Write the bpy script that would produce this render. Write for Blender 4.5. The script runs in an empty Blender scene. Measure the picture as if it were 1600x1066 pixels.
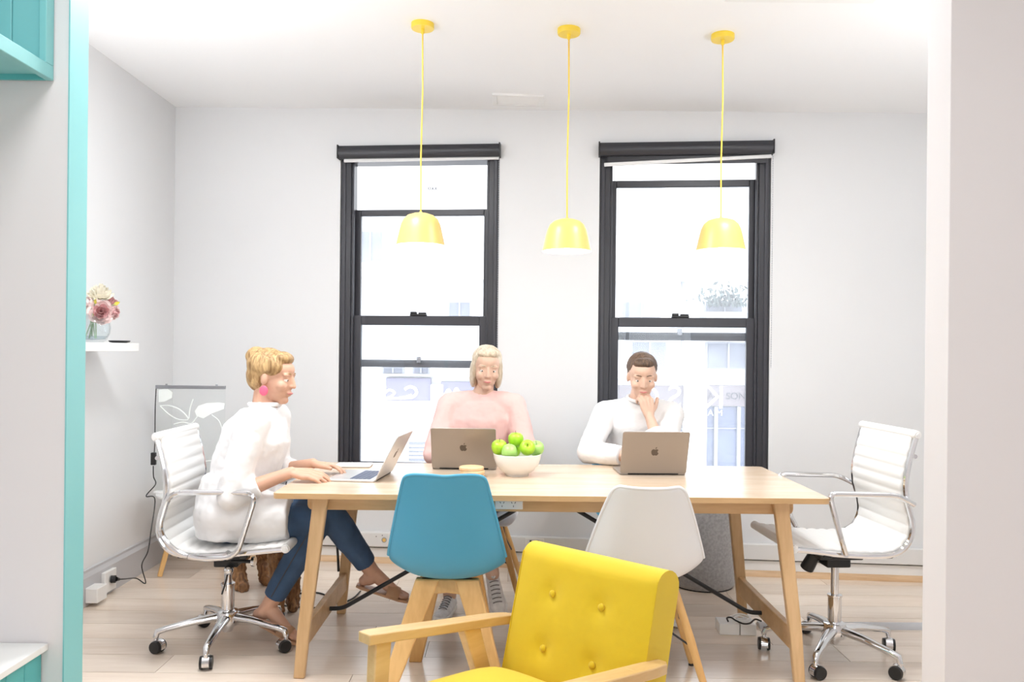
import bpy, bmesh, math, random
from mathutils import Vector, Matrix, Euler

random.seed(7)
V = Vector
R = math.radians
SC = bpy.context.scene
COL = SC.collection

# ---------------------------------------------------------------- camera
F_PX, CX, CY, CAM_H, ROLL = 1250.0, 800.0, 550.0, 1.31, 0.010
cam_data = bpy.data.cameras.new('camera')
cam_data.sensor_fit = 'HORIZONTAL'
cam_data.sensor_width = 36.0
cam_data.lens = 36.0 * F_PX / 1600.0
cam_data.shift_y = (CY - 533.0) / 1600.0
cam_data.clip_start = 0.05
cam = bpy.data.objects.new('camera', cam_data)
COL.objects.link(cam)
right = V((math.cos(ROLL), 0, math.sin(ROLL)))
fwd = V((0, 1, 0))
up = right.cross(fwd)
cam.matrix_world = Matrix(((right.x, up.x, -fwd.x, 0), (right.y, up.y, -fwd.y, 0), (right.z, up.z, -fwd.z, CAM_H), (0, 0, 0, 1)))
SC.camera = cam

# ---------------------------------------------------------------- world, exposure
SC.view_settings.view_transform = 'Standard'
SC.view_settings.look = 'None'
SC.view_settings.gamma = 1.0
SC.view_settings.use_curve_mapping = False
SC.view_settings.exposure = 0.2
SC.cycles.use_denoising = True
SC.cycles.max_bounces = 10
SC.cycles.diffuse_bounces = 6
SC.cycles.transparent_max_bounces = 16
SC.cycles.caustics_reflective = False
SC.cycles.caustics_refractive = False
SC.cycles.sample_clamp_indirect = 6.0

world = bpy.data.worlds.new('overcast_sky')
SC.world = world
world.use_nodes = True
bg = world.node_tree.nodes['Background']
bg.inputs[0].default_value = (0.95, 0.98, 1.0, 1)
bg.inputs[1].default_value = 5.0


def area_light(name, loc, rot, sx, sy, power, color=(1, 1, 1), portal=False):
    l = bpy.data.lights.new(name, 'AREA')
    l.shape = 'RECTANGLE'
    l.size, l.size_y = sx, sy
    l.energy = power
    l.color = color
    if portal:
        l.cycles.is_portal = True
    o = bpy.data.objects.new(name, l)
    o.location = loc
    o.rotation_euler = rot
    COL.objects.link(o)
    return o


# daylight openings (portals only guide sky sampling; they add no light)
area_light('sky_portal_rear', (0.35, -2.62, 1.55), (R(90), 0, 0), 2.0, 1.3, 1, portal=True)  # portal of the added rear fill window
# fill lamps added in unseen ceiling panels (fixtures built below)
FILL_PANEL_SPOTS = [(-0.80, 1.15), (0.75, 0.5), (-0.85, 2.95), (1.15, 2.95)]


def ceil_z(x):
    return 2.85 - 0.0271 * (x + 2.15)


for i, (x, y) in enumerate(FILL_PANEL_SPOTS):
    area_light('fill_panel_lamp', (x, y, ceil_z(x) - 0.03), (0, 0, 0), 0.5, 0.5, (11, 10, 29, 22)[i], (0.945, 0.975, 1.0))


FILL_UPLIGHT_SPOTS = [(-1.72, 2.60, 1.72), (2.10, 2.75, 1.72)]
for x, y, z in FILL_UPLIGHT_SPOTS:       # hidden uplighters added to brighten the ceiling; bowls built below
    o = area_light('fill_uplight', (x, y, z), (R(180), 0, 0), 0.26, 0.26, 17 if x < 0 else 8, (0.94, 0.97, 1.0))
    o.data.shape = 'DISK'


# ---------------------------------------------------------------- geometry helpers
def unroll(px, py):
    dx, dy = px - CX, py - CY
    c, s = math.cos(ROLL), math.sin(ROLL)
    return dx * c + dy * s, -dx * s + dy * c


def U(px, py, y):
    """photograph pixel -> point in the room at distance y"""
    a, b = unroll(px, py)
    return V((a * y / F_PX, y, CAM_H - b * y / F_PX))


def G(px, py, z=0.0):
    """photograph pixel -> point on the level plane z"""
    a, b = unroll(px, py)
    y = (CAM_H - z) * F_PX / b
    return V((a * y / F_PX, y, z))


WALL_A = math.atan(-0.0956)
MW = Matrix.Translation((-2.16, 5.10, 0)) @ Matrix.Rotation(WALL_A, 4, 'Z')


def WP(px, py):
    """photograph pixel -> (along, height) on the back wall"""
    a, b = unroll(px, py)
    kx, kz = a / F_PX, -b / F_PX
    y = (5.10 - 0.0956 * 2.16) / (1 + 0.0956 * kx)
    return (kx * y + 2.16) / math.cos(WALL_A), CAM_H + kz * y


# ---------------------------------------------------------------- materials
MATS = {}


def new_mat(name):
    m = bpy.data.materials.new(name)
    m.use_nodes = True
    MATS[name] = m
    nt = m.node_tree
    return m, nt, nt.nodes['Principled BSDF']


def plain(name, color, rough=0.5, metal=0.0, spec=0.5, bump=0.0, bscale=200.0, vary=0.0, vscale=6.0, coat=0.0, sheen=0.0):
    m, nt, b = new_mat(name)
    b.inputs['Base Color'].default_value = (*color, 1)
    b.inputs['Roughness'].default_value = rough
    b.inputs['Metallic'].default_value = metal
    b.inputs['Specular IOR Level'].default_value = spec
    b.inputs['Coat Weight'].default_value = coat
    b.inputs['Sheen Weight'].default_value = sheen
    tc = nt.nodes.new('ShaderNodeTexCoord')
    if vary:
        n = nt.nodes.new('ShaderNodeTexNoise')
        n.inputs['Scale'].default_value = vscale
        n.inputs['Detail'].default_value = 4
        nt.links.new(tc.outputs['Object'], n.inputs['Vector'])
        r = nt.nodes.new('ShaderNodeValToRGB')
        r.color_ramp.elements[0].position = 0.3
        r.color_ramp.elements[1].position = 0.7
        r.color_ramp.elements[0].color = (*[max(0, c * (1 - vary)) for c in color], 1)
        r.color_ramp.elements[1].color = (*[min(1, c * (1 + vary)) for c in color], 1)
        nt.links.new(n.outputs[0], r.inputs[0])
        nt.links.new(r.outputs[0], b.inputs['Base Color'])
    if bump:
        n = nt.nodes.new('ShaderNodeTexNoise')
        n.inputs['Scale'].default_value = bscale
        n.inputs['Detail'].default_value = 3
        nt.links.new(tc.outputs['Object'], n.inputs['Vector'])
        bp = nt.nodes.new('ShaderNodeBump')
        bp.inputs['Strength'].default_value = bump
        bp.inputs['Distance'].default_value = 0.003
        nt.links.new(n.outputs[0], bp.inputs['Height'])
        nt.links.new(bp.outputs[0], b.inputs['Normal'])
    return m


def wood(name, dark, light, axis='X', rough=0.4, scale=9.0, vary=True, spec=0.5):
    m, nt, b = new_mat(name)
    b.inputs['Roughness'].default_value = rough
    b.inputs['Specular IOR Level'].default_value = spec
    tc = nt.nodes.new('ShaderNodeTexCoord')
    mp = nt.nodes.new('ShaderNodeMapping')
    sc = {'X': (0.12, 1, 1), 'Y': (1, 0.12, 1), 'Z': (1, 1, 0.12)}[axis]
    mp.inputs['Scale'].default_value = sc
    oi = nt.nodes.new('ShaderNodeObjectInfo')
    add = nt.nodes.new('ShaderNodeVectorMath')
    add.operation = 'ADD'
    sclr = nt.nodes.new('ShaderNodeVectorMath')
    sclr.operation = 'SCALE'
    comb = nt.nodes.new('ShaderNodeCombineXYZ')
    for k in range(3):
        nt.links.new(oi.outputs['Random'], comb.inputs[k])
    nt.links.new(comb.outputs[0], sclr.inputs[0])
    sclr.inputs['Scale'].default_value = 37.0
    nt.links.new(tc.outputs['Object'], add.inputs[0])
    nt.links.new(sclr.outputs[0], add.inputs[1])
    nt.links.new(add.outputs[0], mp.inputs['Vector'])
    n = nt.nodes.new('ShaderNodeTexNoise')
    n.inputs['Scale'].default_value = scale
    n.inputs['Detail'].default_value = 5
    n.inputs['Distortion'].default_value = 0.6
    nt.links.new(mp.outputs[0], n.inputs['Vector'])
    n2 = nt.nodes.new('ShaderNodeTexNoise')
    n2.inputs['Scale'].default_value = scale * 9
    n2.inputs['Detail'].default_value = 3
    nt.links.new(mp.outputs[0], n2.inputs['Vector'])
    mx = nt.nodes.new('ShaderNodeMath')
    mx.operation = 'MULTIPLY_ADD'
    mx.inputs[1].default_value = 0.35
    nt.links.new(n2.outputs[0], mx.inputs[0])
    nt.links.new(n.outputs[0], mx.inputs[2])
    r = nt.nodes.new('ShaderNodeValToRGB')
    r.color_ramp.elements[0].position = 0.45
    r.color_ramp.elements[1].position = 0.85
    r.color_ramp.elements[0].color = (*dark, 1)
    r.color_ramp.elements[1].color = (*light, 1)
    nt.links.new(mx.outputs[0], r.inputs[0])
    out = r.outputs[0]
    if vary:
        hs = nt.nodes.new('ShaderNodeHueSaturation')
        mr = nt.nodes.new('ShaderNodeMapRange')
        mr.inputs['To Min'].default_value = 0.88
        mr.inputs['To Max'].default_value = 1.08
        nt.links.new(oi.outputs['Random'], mr.inputs[0])
        nt.links.new(mr.outputs[0], hs.inputs['Value'])
        nt.links.new(out, hs.inputs['Color'])
        out = hs.outputs[0]
    nt.links.new(out, b.inputs['Base Color'])
    return m


def emit(name, color, strength):
    m = bpy.data.materials.new(name)
    m.use_nodes = True
    nt = m.node_tree
    nt.nodes.remove(nt.nodes['Principled BSDF'])
    e = nt.nodes.new('ShaderNodeEmission')
    e.inputs[0].default_value = (*color, 1)
    e.inputs[1].default_value = strength
    nt.links.new(e.outputs[0], nt.nodes['Material Output'].inputs[0])
    return m


def glass(name, tint=(1, 1, 1), haze=0.0, gloss=0.06, hazecol=(0.95, 0.97, 1.0)):
    """clear sheet: transparency with a little mirror gloss and a translucent veil standing in for glare"""
    m = bpy.data.materials.new(name)
    m.use_nodes = True
    nt = m.node_tree
    nt.nodes.remove(nt.nodes['Principled BSDF'])
    t = nt.nodes.new('ShaderNodeBsdfTransparent')
    t.inputs[0].default_value = (*tint, 1)
    g = nt.nodes.new('ShaderNodeBsdfGlossy')
    g.inputs['Roughness'].default_value = 0.02
    lw = nt.nodes.new('ShaderNodeLayerWeight')
    lw.inputs[0].default_value = 0.5
    pw_ = nt.nodes.new('ShaderNodeMath')
    pw_.operation = 'POWER'
    pw_.inputs[1].default_value = 3.5
    nt.links.new(lw.outputs['Facing'], pw_.inputs[0])
    mx = nt.nodes.new('ShaderNodeMixShader')
    mul = nt.nodes.new('ShaderNodeMath')
    mul.operation = 'MULTIPLY_ADD'
    mul.inputs[1].default_value = 0.45
    mul.inputs[2].default_value = gloss
    mul.use_clamp = True
    nt.links.new(pw_.outputs[0], mul.inputs[0])
    nt.links.new(mul.outputs[0], mx.inputs[0])
    nt.links.new(t.outputs[0], mx.inputs[1])
    nt.links.new(g.outputs[0], mx.inputs[2])
    out = mx.outputs[0]
    if haze:
        d = nt.nodes.new('ShaderNodeBsdfTranslucent')
        d.inputs[0].default_value = (*hazecol, 1)
        m2 = nt.nodes.new('ShaderNodeMixShader')
        m2.inputs[0].default_value = haze
        nt.links.new(out, m2.inputs[1])
        nt.links.new(d.outputs[0], m2.inputs[2])
        out = m2.outputs[0]
    nt.links.new(out, nt.nodes['Material Output'].inputs[0])
    return m


M_WALL = plain('white_wall_paint', (0.735, 0.742, 0.748), 0.75, bump=0.04, bscale=90)
M_CEIL = plain('white_ceiling_paint', (0.90, 0.905, 0.91), 0.85)
M_NEAR = plain('pale_pillar_paint', (0.76, 0.73, 0.74), 0.75, bump=0.03, bscale=90)
M_TRIMW = plain('white_gloss_trim', (0.84, 0.84, 0.83), 0.4)
M_SKIRT = plain('pale_grey_skirting', (0.50, 0.50, 0.515), 0.45)
M_DUCT = plain('off_white_duct', (0.74, 0.735, 0.725), 0.45)
M_FRAME = plain('charcoal_window_paint', (0.028, 0.028, 0.034), 0.35, bump=0.03, bscale=60)
M_FRAME2 = plain('charcoal_sash_paint', (0.036, 0.036, 0.044), 0.35)
M_BLACK = plain('black_plastic', (0.012, 0.012, 0.013), 0.4)
M_BLKMET = plain('black_powder_coat', (0.014, 0.014, 0.015), 0.35)
M_CHROME = plain('polished_chrome', (0.72, 0.72, 0.73), 0.09, metal=1.0)
M_STEEL = plain('brushed_steel', (0.40, 0.41, 0.44), 0.3, metal=1.0)
M_LEATHER = plain('white_leather', (0.84, 0.83, 0.81), 0.45, bump=0.08, bscale=300)
M_TEALP = plain('teal_moulded_plastic', (0.070, 0.345, 0.53), 0.42, vary=0.04, vscale=3)
M_WHITEP = plain('white_moulded_plastic', (0.765, 0.77, 0.785), 0.35)
M_TEAL = plain('aqua_paint', (0.24, 0.565, 0.58), 0.5)
M_TEALD = plain('deep_aqua_paint', (0.105, 0.46, 0.47), 0.5)
M_YELF = plain('yellow_wool_upholstery', (0.69, 0.48, 0.004), 0.75, bump=0.25, bscale=900, vary=0.05, vscale=5, sheen=0.2)
M_YEL = plain('yellow_lamp_enamel', (0.76, 0.50, 0.15), 0.35)
M_YELK = plain('yellow_canopy_enamel', (0.88, 0.64, 0.05), 0.35)
M_YELC = plain('yellow_fabric_cord', (0.80, 0.52, 0.06), 0.6)
M_SHADEIN = plain('white_shade_lining', (0.92, 0.91, 0.88), 0.5)
M_OAK = wood('oak_table_top', (0.57, 0.43, 0.30), (0.71, 0.57, 0.44), 'X', 0.25, 7, True, 0.7)
M_OAKE = wood('oak_table_frame', (0.50, 0.30, 0.13), (0.66, 0.43, 0.22), 'X', 0.4, 9)
M_OAKL = wood('oak_table_leg', (0.52, 0.32, 0.15), (0.68, 0.46, 0.25), 'Z', 0.4, 9)
M_BEECH = wood('beech_chair_leg', (0.60, 0.33, 0.11), (0.76, 0.47, 0.19), 'Z', 0.4, 9)
M_ARM = wood('honey_ash_arm', (0.62, 0.375, 0.14), (0.79, 0.545, 0.26), 'Y', 0.35, 8)
M_FLOOR = wood('pale_oak_board', (0.69, 0.56, 0.45), (0.82, 0.71, 0.60), 'X', 0.20, 5, True, 0.85)
M_FLOORG = plain('floor_joint_shadow_gap', (0.28, 0.19, 0.12), 0.8)
M_QUAD = wood('timber_beading', (0.52, 0.33, 0.18), (0.70, 0.50, 0.31), 'X', 0.45, 8)
M_ALU = plain('champagne_aluminium', (0.36, 0.32, 0.285), 0.38, metal=0.75)
M_ALUS = plain('silver_aluminium', (0.72, 0.71, 0.70), 0.35, metal=0.6)
M_LOGO = plain('dark_emblem', (0.10, 0.075, 0.055), 0.35)
M_SCREEN = plain('dark_screen', (0.02, 0.022, 0.025), 0.15)
M_KEYS = plain('grey_keys', (0.10, 0.12, 0.19), 0.5)
M_BOWL = plain('white_ceramic', (0.83, 0.81, 0.78), 0.25)
M_APPLE = plain('green_apple_skin', (0.36, 0.62, 0.028), 0.3, vary=0.22, vscale=18)
M_APPLE2 = plain('pale_green_apple_skin', (0.36, 0.62, 0.16), 0.3, vary=0.15, vscale=18)
M_STEM = plain('brown_stem', (0.10, 0.06, 0.03), 0.7)
M_CORK = plain('pale_timber_coaster', (0.74, 0.52, 0.30), 0.55, vary=0.12, vscale=40)
M_FELT = plain('grey_felt', (0.31, 0.30, 0.30), 0.95, bump=0.5, bscale=500, vary=0.18, vscale=70, sheen=0.3)
M_OUTLET = plain('white_outlet_plastic', (0.82, 0.81, 0.79), 0.4)
M_SKIN = plain('warm_skin', (0.62, 0.36, 0.25), 0.5, bump=0.05, bscale=250, vary=0.06, vscale=12)
M_SKIN2 = plain('light_skin', (0.68, 0.45, 0.34), 0.5, bump=0.05, bscale=250, vary=0.06, vscale=12)
M_LIPS = plain('lip_pink', (0.58, 0.20, 0.19), 0.4)
M_EYEW = plain('eye_white', (0.85, 0.83, 0.80), 0.2)
M_IRIS = plain('eye_iris', (0.06, 0.045, 0.035), 0.2)
M_PINKE = plain('hot_pink_earring', (0.85, 0.12, 0.22), 0.4)
M_SHIRT = plain('white_linen_shirt', (0.83, 0.825, 0.83), 0.85, bump=0.15, bscale=500)
M_PINK = plain('pale_pink_cotton', (0.79, 0.53, 0.50), 0.85, bump=0.15, bscale=500)
M_DENIM = plain('blue_denim', (0.042, 0.085, 0.165), 0.85, bump=0.3, bscale=900, vary=0.22, vscale=9)
M_TROUS = plain('charcoal_trousers', (0.06, 0.06, 0.07), 0.85, bump=0.2, bscale=500)
M_SNEAK = plain('grey_white_sneaker', (0.74, 0.73, 0.74), 0.55, vary=0.12, vscale=40)
M_SOLE = plain('white_rubber', (0.78, 0.77, 0.75), 0.6)
M_LACE = plain('grey_lace', (0.24, 0.23, 0.24), 0.7)
M_TAN = plain('tan_leather', (0.50, 0.29, 0.17), 0.5)


def hairmat(name, dark, light, scale=60):
    m, nt, b = new_mat(name)
    b.inputs['Roughness'].default_value = 0.5
    tc = nt.nodes.new('ShaderNodeTexCoord')
    mp = nt.nodes.new('ShaderNodeMapping')
    mp.inputs['Scale'].default_value = (1, 1, 0.15)
    nt.links.new(tc.outputs['Object'], mp.inputs['Vector'])
    n = nt.nodes.new('ShaderNodeTexNoise')
    n.inputs['Scale'].default_value = scale
    n.inputs['Detail'].default_value = 4
    n.inputs['Distortion'].default_value = 1.2
    nt.links.new(mp.outputs[0], n.inputs['Vector'])
    r = nt.nodes.new('ShaderNodeValToRGB')
    r.color_ramp.elements[0].position = 0.35
    r.color_ramp.elements[1].position = 0.68
    r.color_ramp.elements[0].color = (*dark, 1)
    r.color_ramp.elements[1].color = (*light, 1)
    nt.links.new(n.outputs[0], r.inputs[0])
    nt.links.new(r.outputs[0], b.inputs['Base Color'])
    bp = nt.nodes.new('ShaderNodeBump')
    bp.inputs['Strength'].default_value = 0.7
    bp.inputs['Distance'].default_value = 0.006
    nt.links.new(n.outputs[0], bp.inputs['Height'])
    nt.links.new(bp.outputs[0], b.inputs['Normal'])
    return m


M_BLOND = hairmat('golden_blond_hair', (0.24, 0.13, 0.045), (0.64, 0.43, 0.20))
M_ASHB = hairmat('pale_ash_blond_hair', (0.46, 0.36, 0.25), (0.76, 0.68, 0.55))
M_BRUN = hairmat('brown_hair', (0.055, 0.033, 0.02), (0.17, 0.10, 0.06))
M_FUR = hairmat('curly_brown_fur', (0.13, 0.055, 0.018), (0.36, 0.175, 0.065), 45)

M_PANE = glass('glare_veil_window_glass', (0.97, 0.985, 1.0), 0.10, 0.03)  # translucent veil in the panes imitates reflected glare
M_VASE = glass('clear_vase_glass', (0.95, 0.97, 0.975), 0.0, 0.03)
M_ACRYL = glass('clear_acrylic', (0.99, 1.0, 0.997), 0.02, 0.01)
M_WATER = glass('vase_water', (0.88, 0.91, 0.93), 0.0, 0.02)
M_NEON = plain('white_neon_tube', (0.92, 0.97, 0.95), 0.3)
M_BULB = emit('lit_bulb', (1.0, 0.93, 0.82), 14.0)
M_FILLP = emit('fill_panel_diffuser', (1.0, 0.965, 0.92), 4.0)  # glow of the added ceiling panels


# ---------------------------------------------------------------- mesh builder
class MB:
    def __init__(self):
        self.v, self.f, self.mi = [], [], []
        self.cur = 0

    def _add(self, vs, fs):
        o = len(self.v)
        self.v += [tuple(p) for p in vs]
        for f in fs:
            self.f.append(tuple(i + o for i in f))
            self.mi.append(self.cur)
        return self

    def box(self, lo, hi, m=None):
        x0, y0, z0 = lo
        x1, y1, z1 = hi
        vs = [V(p) for p in ((x0, y0, z0), (x1, y0, z0), (x1, y1, z0), (x0, y1, z0), (x0, y0, z1), (x1, y0, z1), (x1, y1, z1), (x0, y1, z1))]
        if m is not None:
            vs = [m @ p for p in vs]
        return self._add(vs, [(0, 3, 2, 1), (4, 5, 6, 7), (0, 1, 5, 4), (1, 2, 6, 5), (2, 3, 7, 6), (3, 0, 4, 7)])

    def bar(self, p0, p1, w, h, upv=(0, 0, 1), w1=None, h1=None):
        """rectangular bar from p0 to p1, w across, h along upv"""
        p0, p1, upv = V(p0), V(p1), V(upv)
        d = (p1 - p0).normalized()
        s = d.cross(upv).normalized()
        u = s.cross(d).normalized()
        w1 = w if w1 is None else w1
        h1 = h if h1 is None else h1
        vs = []
        for p, a, b in ((p0, w, h), (p1, w1, h1)):
            vs += [p - s * a / 2 - u * b / 2, p + s * a / 2 - u * b / 2, p + s * a / 2 + u * b / 2, p - s * a / 2 + u * b / 2]
        return self._add(vs, [(0, 1, 2, 3)[::-1], (4, 5, 6, 7), (0, 1, 5, 4), (1, 2, 6, 5), (2, 3, 7, 6), (3, 0, 4, 7)])

    def rings(self, rs, closed=False, cap=True):
        n = len(rs[0])
        vs = [p for r in rs for p in r]
        fs = []
        m = len(rs)
        for i in range(m if closed else m - 1):
            j = (i + 1) % m
            for k in range(n):
                l = (k + 1) % n
                fs.append((i * n + k, i * n + l, j * n + l, j * n + k))
        if cap and not closed:
            fs.append(tuple(range(n))[::-1])
            fs.append(tuple((m - 1) * n + k for k in range(n)))
        return self._add(vs, fs)

    def tube(self, path, r, n=8, closed=False, cap=True):
        path = [V(p) for p in path]
        m = len(path)
        rr = r if isinstance(r, (list, tuple)) else [r] * m
        ref = None
        rs = []
        for i, p in enumerate(path):
            a = path[(i - 1) % m] if (closed or i > 0) else path[i]
            b = path[(i + 1) % m] if (closed or i < m - 1) else path[i]
            t = (b - a)
            if t.length < 1e-9:
                t = V((0, 0, 1))
            t.normalize()
            if ref is None:
                ref = V((0, 0, 1)) if abs(t.z) < 0.9 else V((1, 0, 0))
            s = t.cross(ref)
            if s.length < 1e-6:
                s = t.orthogonal()
            s.normalize()
            u = s.cross(t).normalized()
            ref = u
            rs.append([p + s * (rr[i] * math.cos(2 * math.pi * k / n)) + u * (rr[i] * math.sin(2 * math.pi * k / n)) for k in range(n)])
        return self.rings(rs, closed, cap)

    def cyl(self, p0, p1, r0, r1=None, n=20):
        return self.tube([p0, p1], [r0, r0 if r1 is None else r1], n)

    def lathe(self, prof, c=(0, 0, 0), n=32, m=None, cap=False):
        rs = []
        for r, z in prof:
            ring = [V((r * math.cos(2 * math.pi * k / n), r * math.sin(2 * math.pi * k / n), z)) for k in range(n)]
            if m is not None:
                ring = [m @ p for p in ring]
            rs.append([p + V(c) for p in ring])
        return self.rings(rs, False, cap)

    def ball(self, c, r, nu=16, nv=10, m=None):
        rx, ry, rz = (r, r, r) if not isinstance(r, (tuple, list)) else r
        c = V(c)
        vs = [V((0, 0, -rz))]
        for i in range(1, nv):
            t = -math.pi / 2 + math.pi * i / nv
            for k in range(nu):
                a = 2 * math.pi * k / nu
                vs.append(V((rx * math.cos(t) * math.cos(a), ry * math.cos(t) * math.sin(a), rz * math.sin(t))))
        vs.append(V((0, 0, rz)))
        if m is not None:
            vs = [m @ p for p in vs]
        vs = [p + c for p in vs]
        fs = []
        for k in range(nu):
            l = (k + 1) % nu
            fs.append((0, 1 + l, 1 + k))
            for i in range(nv - 2):
                a = 1 + i * nu
                fs.append((a + k, a + l, a + nu + l, a + nu + k))
            a = 1 + (nv - 2) * nu
            fs.append((a + k, a + l, len(vs) - 1))
        return self._add(vs, fs)

    def prism(self, poly, ext, m=None):
        """closed polygon (3d points) pushed along ext"""
        e = V(ext)
        a = [V(p) for p in poly]
        b = [p + e for p in a]
        if m is not None:
            a = [m @ p for p in a]
            b = [m @ p for p in b]
        return self.rings([a, b])

    def grid(self, rows):
        nr, nc = len(rows), len(rows[0])
        vs = [p for r in rows for p in r]
        return self._add(vs, [(i * nc + k, i * nc + k + 1, (i + 1) * nc + k + 1, (i + 1) * nc + k) for i in range(nr - 1) for k in range(nc - 1)])

    def chain(self, pts, rad, n=14, caps=(True, True)):
        """overlapping frustums with balls at the joints: raw material for voxel remeshing"""
        pts = [V(p) for p in pts]
        for i in range(len(pts) - 1):
            if (pts[i + 1] - pts[i]).length > 1e-5:
                self.cyl(pts[i], pts[i + 1], rad[i], rad[i + 1], n)
        for i, p in enumerate(pts):
            if (i == 0 and not caps[0]) or (i == len(pts) - 1 and not caps[1]):
                continue
            self.ball(p, rad[i], n, 10)
        return self

    def loft(self, rr, n=24):
        """ellipse rings: (centre, half axis a, half axis b)"""
        return self.rings([[V(c) + V(a) * math.cos(2 * math.pi * k / n) + V(b) * math.sin(2 * math.pi * k / n) for k in range(n)] for c, a, b in rr])

    def mesh(self, name, mats):
        me = bpy.data.meshes.new(name)
        me.from_pydata(self.v, [], self.f)
        for m in (mats if isinstance(mats, (list, tuple)) else [mats]):
            me.materials.append(m)
        if isinstance(mats, (list, tuple)):
            me.polygons.foreach_set('material_index', self.mi)
        bm = bmesh.new()
        bm.from_mesh(me)
        bmesh.ops.recalc_face_normals(bm, faces=bm.faces)
        bm.to_mesh(me)
        bm.free()
        return me

    def build(self, name, mats, parent=None, smooth=35, bevel=0.0, mw=None, seg=2, kind=None, sub=0, solid=0.0):
        me = self.mesh(name, mats)
        if smooth:
            me.polygons.foreach_set('use_smooth', [True] * len(me.polygons))
            me.set_sharp_from_angle(angle=R(smooth))
        o = bpy.data.objects.new(name, me)
        COL.objects.link(o)
        if parent is not None:
            o.parent = parent
        if mw is not None:
            o.matrix_world = mw
        if solid:
            md = o.modifiers.new('thickness', 'SOLIDIFY')
            md.thickness = solid
            md.offset = 0
        if sub:
            md = o.modifiers.new('smooth', 'SUBSURF')
            md.levels = md.render_levels = sub
        if bevel:
            md = o.modifiers.new('bevel', 'BEVEL')
            md.width = bevel
            md.segments = seg
            md.limit_method = 'ANGLE'
            md.angle_limit = R(40)
            md.harden_normals = False
        if kind:
            o['kind'] = kind
        return o


def tag(o, label=None, cat=None, group=None, kind=None):
    if label:
        o['label'] = label
    if cat:
        o['category'] = cat
    if group:
        o['group'] = group
    if kind:
        o['kind'] = kind
    return o


def empty(name, loc=(0, 0, 0), rz=0.0, mw=None):
    o = bpy.data.objects.new(name, None)
    o.empty_display_size = 0.1
    COL.objects.link(o)
    if mw is not None:
        o.matrix_world = mw
    else:
        o.location = loc
        o.rotation_euler = (0, 0, rz)
    return o


def thing(name, label, cat, loc=(0, 0, 0), rz=0.0, group=None, mw=None):
    return tag(empty(name, loc, rz, mw), label, cat, group)


def kids(o):
    return [c for c in bpy.data.objects if c.parent == o]


def copy_tree(o, parent=None):
    c = o.copy()
    COL.objects.link(c)
    c.parent = parent
    for ch in kids(o):
        copy_tree(ch, c)
    return c


def arc_path(pts, rad, n=5):
    """polyline with rounded corners"""
    pts = [V(p) for p in pts]
    out = [pts[0]]
    for i in range(1, len(pts) - 1):
        a, b, c = pts[i - 1], pts[i], pts[i + 1]
        r = min(rad, (a - b).length * 0.49, (c - b).length * 0.49)
        p, q = b + (a - b).normalized() * r, b + (c - b).normalized() * r
        for k in range(n + 1):
            t = k / n
            out.append(p * (1 - t) ** 2 + b * 2 * t * (1 - t) + q * t ** 2)
    out.append(pts[-1])
    return out


def spline(pts, n=8):
    """Catmull-Rom through pts"""
    pts = [V(p) for p in pts]
    P = [pts[0] * 2 - pts[1]] + pts + [pts[-1] * 2 - pts[-2]]
    out = []
    for i in range(1, len(P) - 2):
        for k in range(n):
            t = k / n
            a, b, c, d = P[i - 1], P[i], P[i + 1], P[i + 2]
            out.append(0.5 * ((2 * b) + (c - a) * t + (2 * a - 5 * b + 4 * c - d) * t * t + (3 * b - a - 3 * c + d) * t ** 3))
    out.append(pts[-1])
    return out


def remesh(mb, name, mat, parent, voxel=0.005, smooth=3, noise=0.0, nscale=0.08):
    """weld a pile of closed shapes into one continuous skin"""
    me = mb.mesh(name, mat)
    o = bpy.data.objects.new(name, me)
    COL.objects.link(o)
    md = o.modifiers.new('weld', 'REMESH')
    md.mode = 'VOXEL'
    md.voxel_size = voxel
    md.use_smooth_shade = True
    if smooth:
        s = o.modifiers.new('relax', 'SMOOTH')
        s.factor = 0.5
        s.iterations = smooth
    if noise:
        tx = bpy.data.textures.new(name + '_folds', 'CLOUDS')
        tx.noise_scale = nscale
        tx.noise_depth = 2
        d = o.modifiers.new('folds', 'DISPLACE')
        d.texture = tx
        d.texture_coords = 'LOCAL'
        d.strength = noise
        d.mid_level = 0.5
    dg = bpy.context.evaluated_depsgraph_get()
    me2 = bpy.data.meshes.new_from_object(o.evaluated_get(dg))
    me2.name = name
    o.modifiers.clear()
    o.data = me2
    bpy.data.meshes.remove(me)
    if not me2.materials:
        me2.materials.append(mat)
    me2.polygons.foreach_set('use_smooth', [True] * len(me2.polygons))
    o.parent = parent
    return o


def text_mesh(name, body, size, mat, parent, m, depth=0.002):
    """flat lettering; m places the text (x along the line, y up)"""
    cu = bpy.data.curves.new(name, 'FONT')
    cu.body = body
    cu.size = size
    cu.extrude = depth
    cu.align_x = 'CENTER'
    cu.align_y = 'CENTER'
    t = bpy.data.objects.new(name, cu)
    COL.objects.link(t)
    dg = bpy.context.evaluated_depsgraph_get()
    me = bpy.data.meshes.new_from_object(t.evaluated_get(dg))
    bpy.data.objects.remove(t)
    me.materials.clear()
    me.materials.append(mat)
    me.transform(m)
    o = bpy.data.objects.new(name, me)
    COL.objects.link(o)
    o.parent = parent
    return o


# ================================================================ THE SETTING
def struct(name, mb, mat, mw=None, bevel=0.0):
    return mb.build(name, mat, None, 30, bevel, mw, kind='structure')


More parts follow.
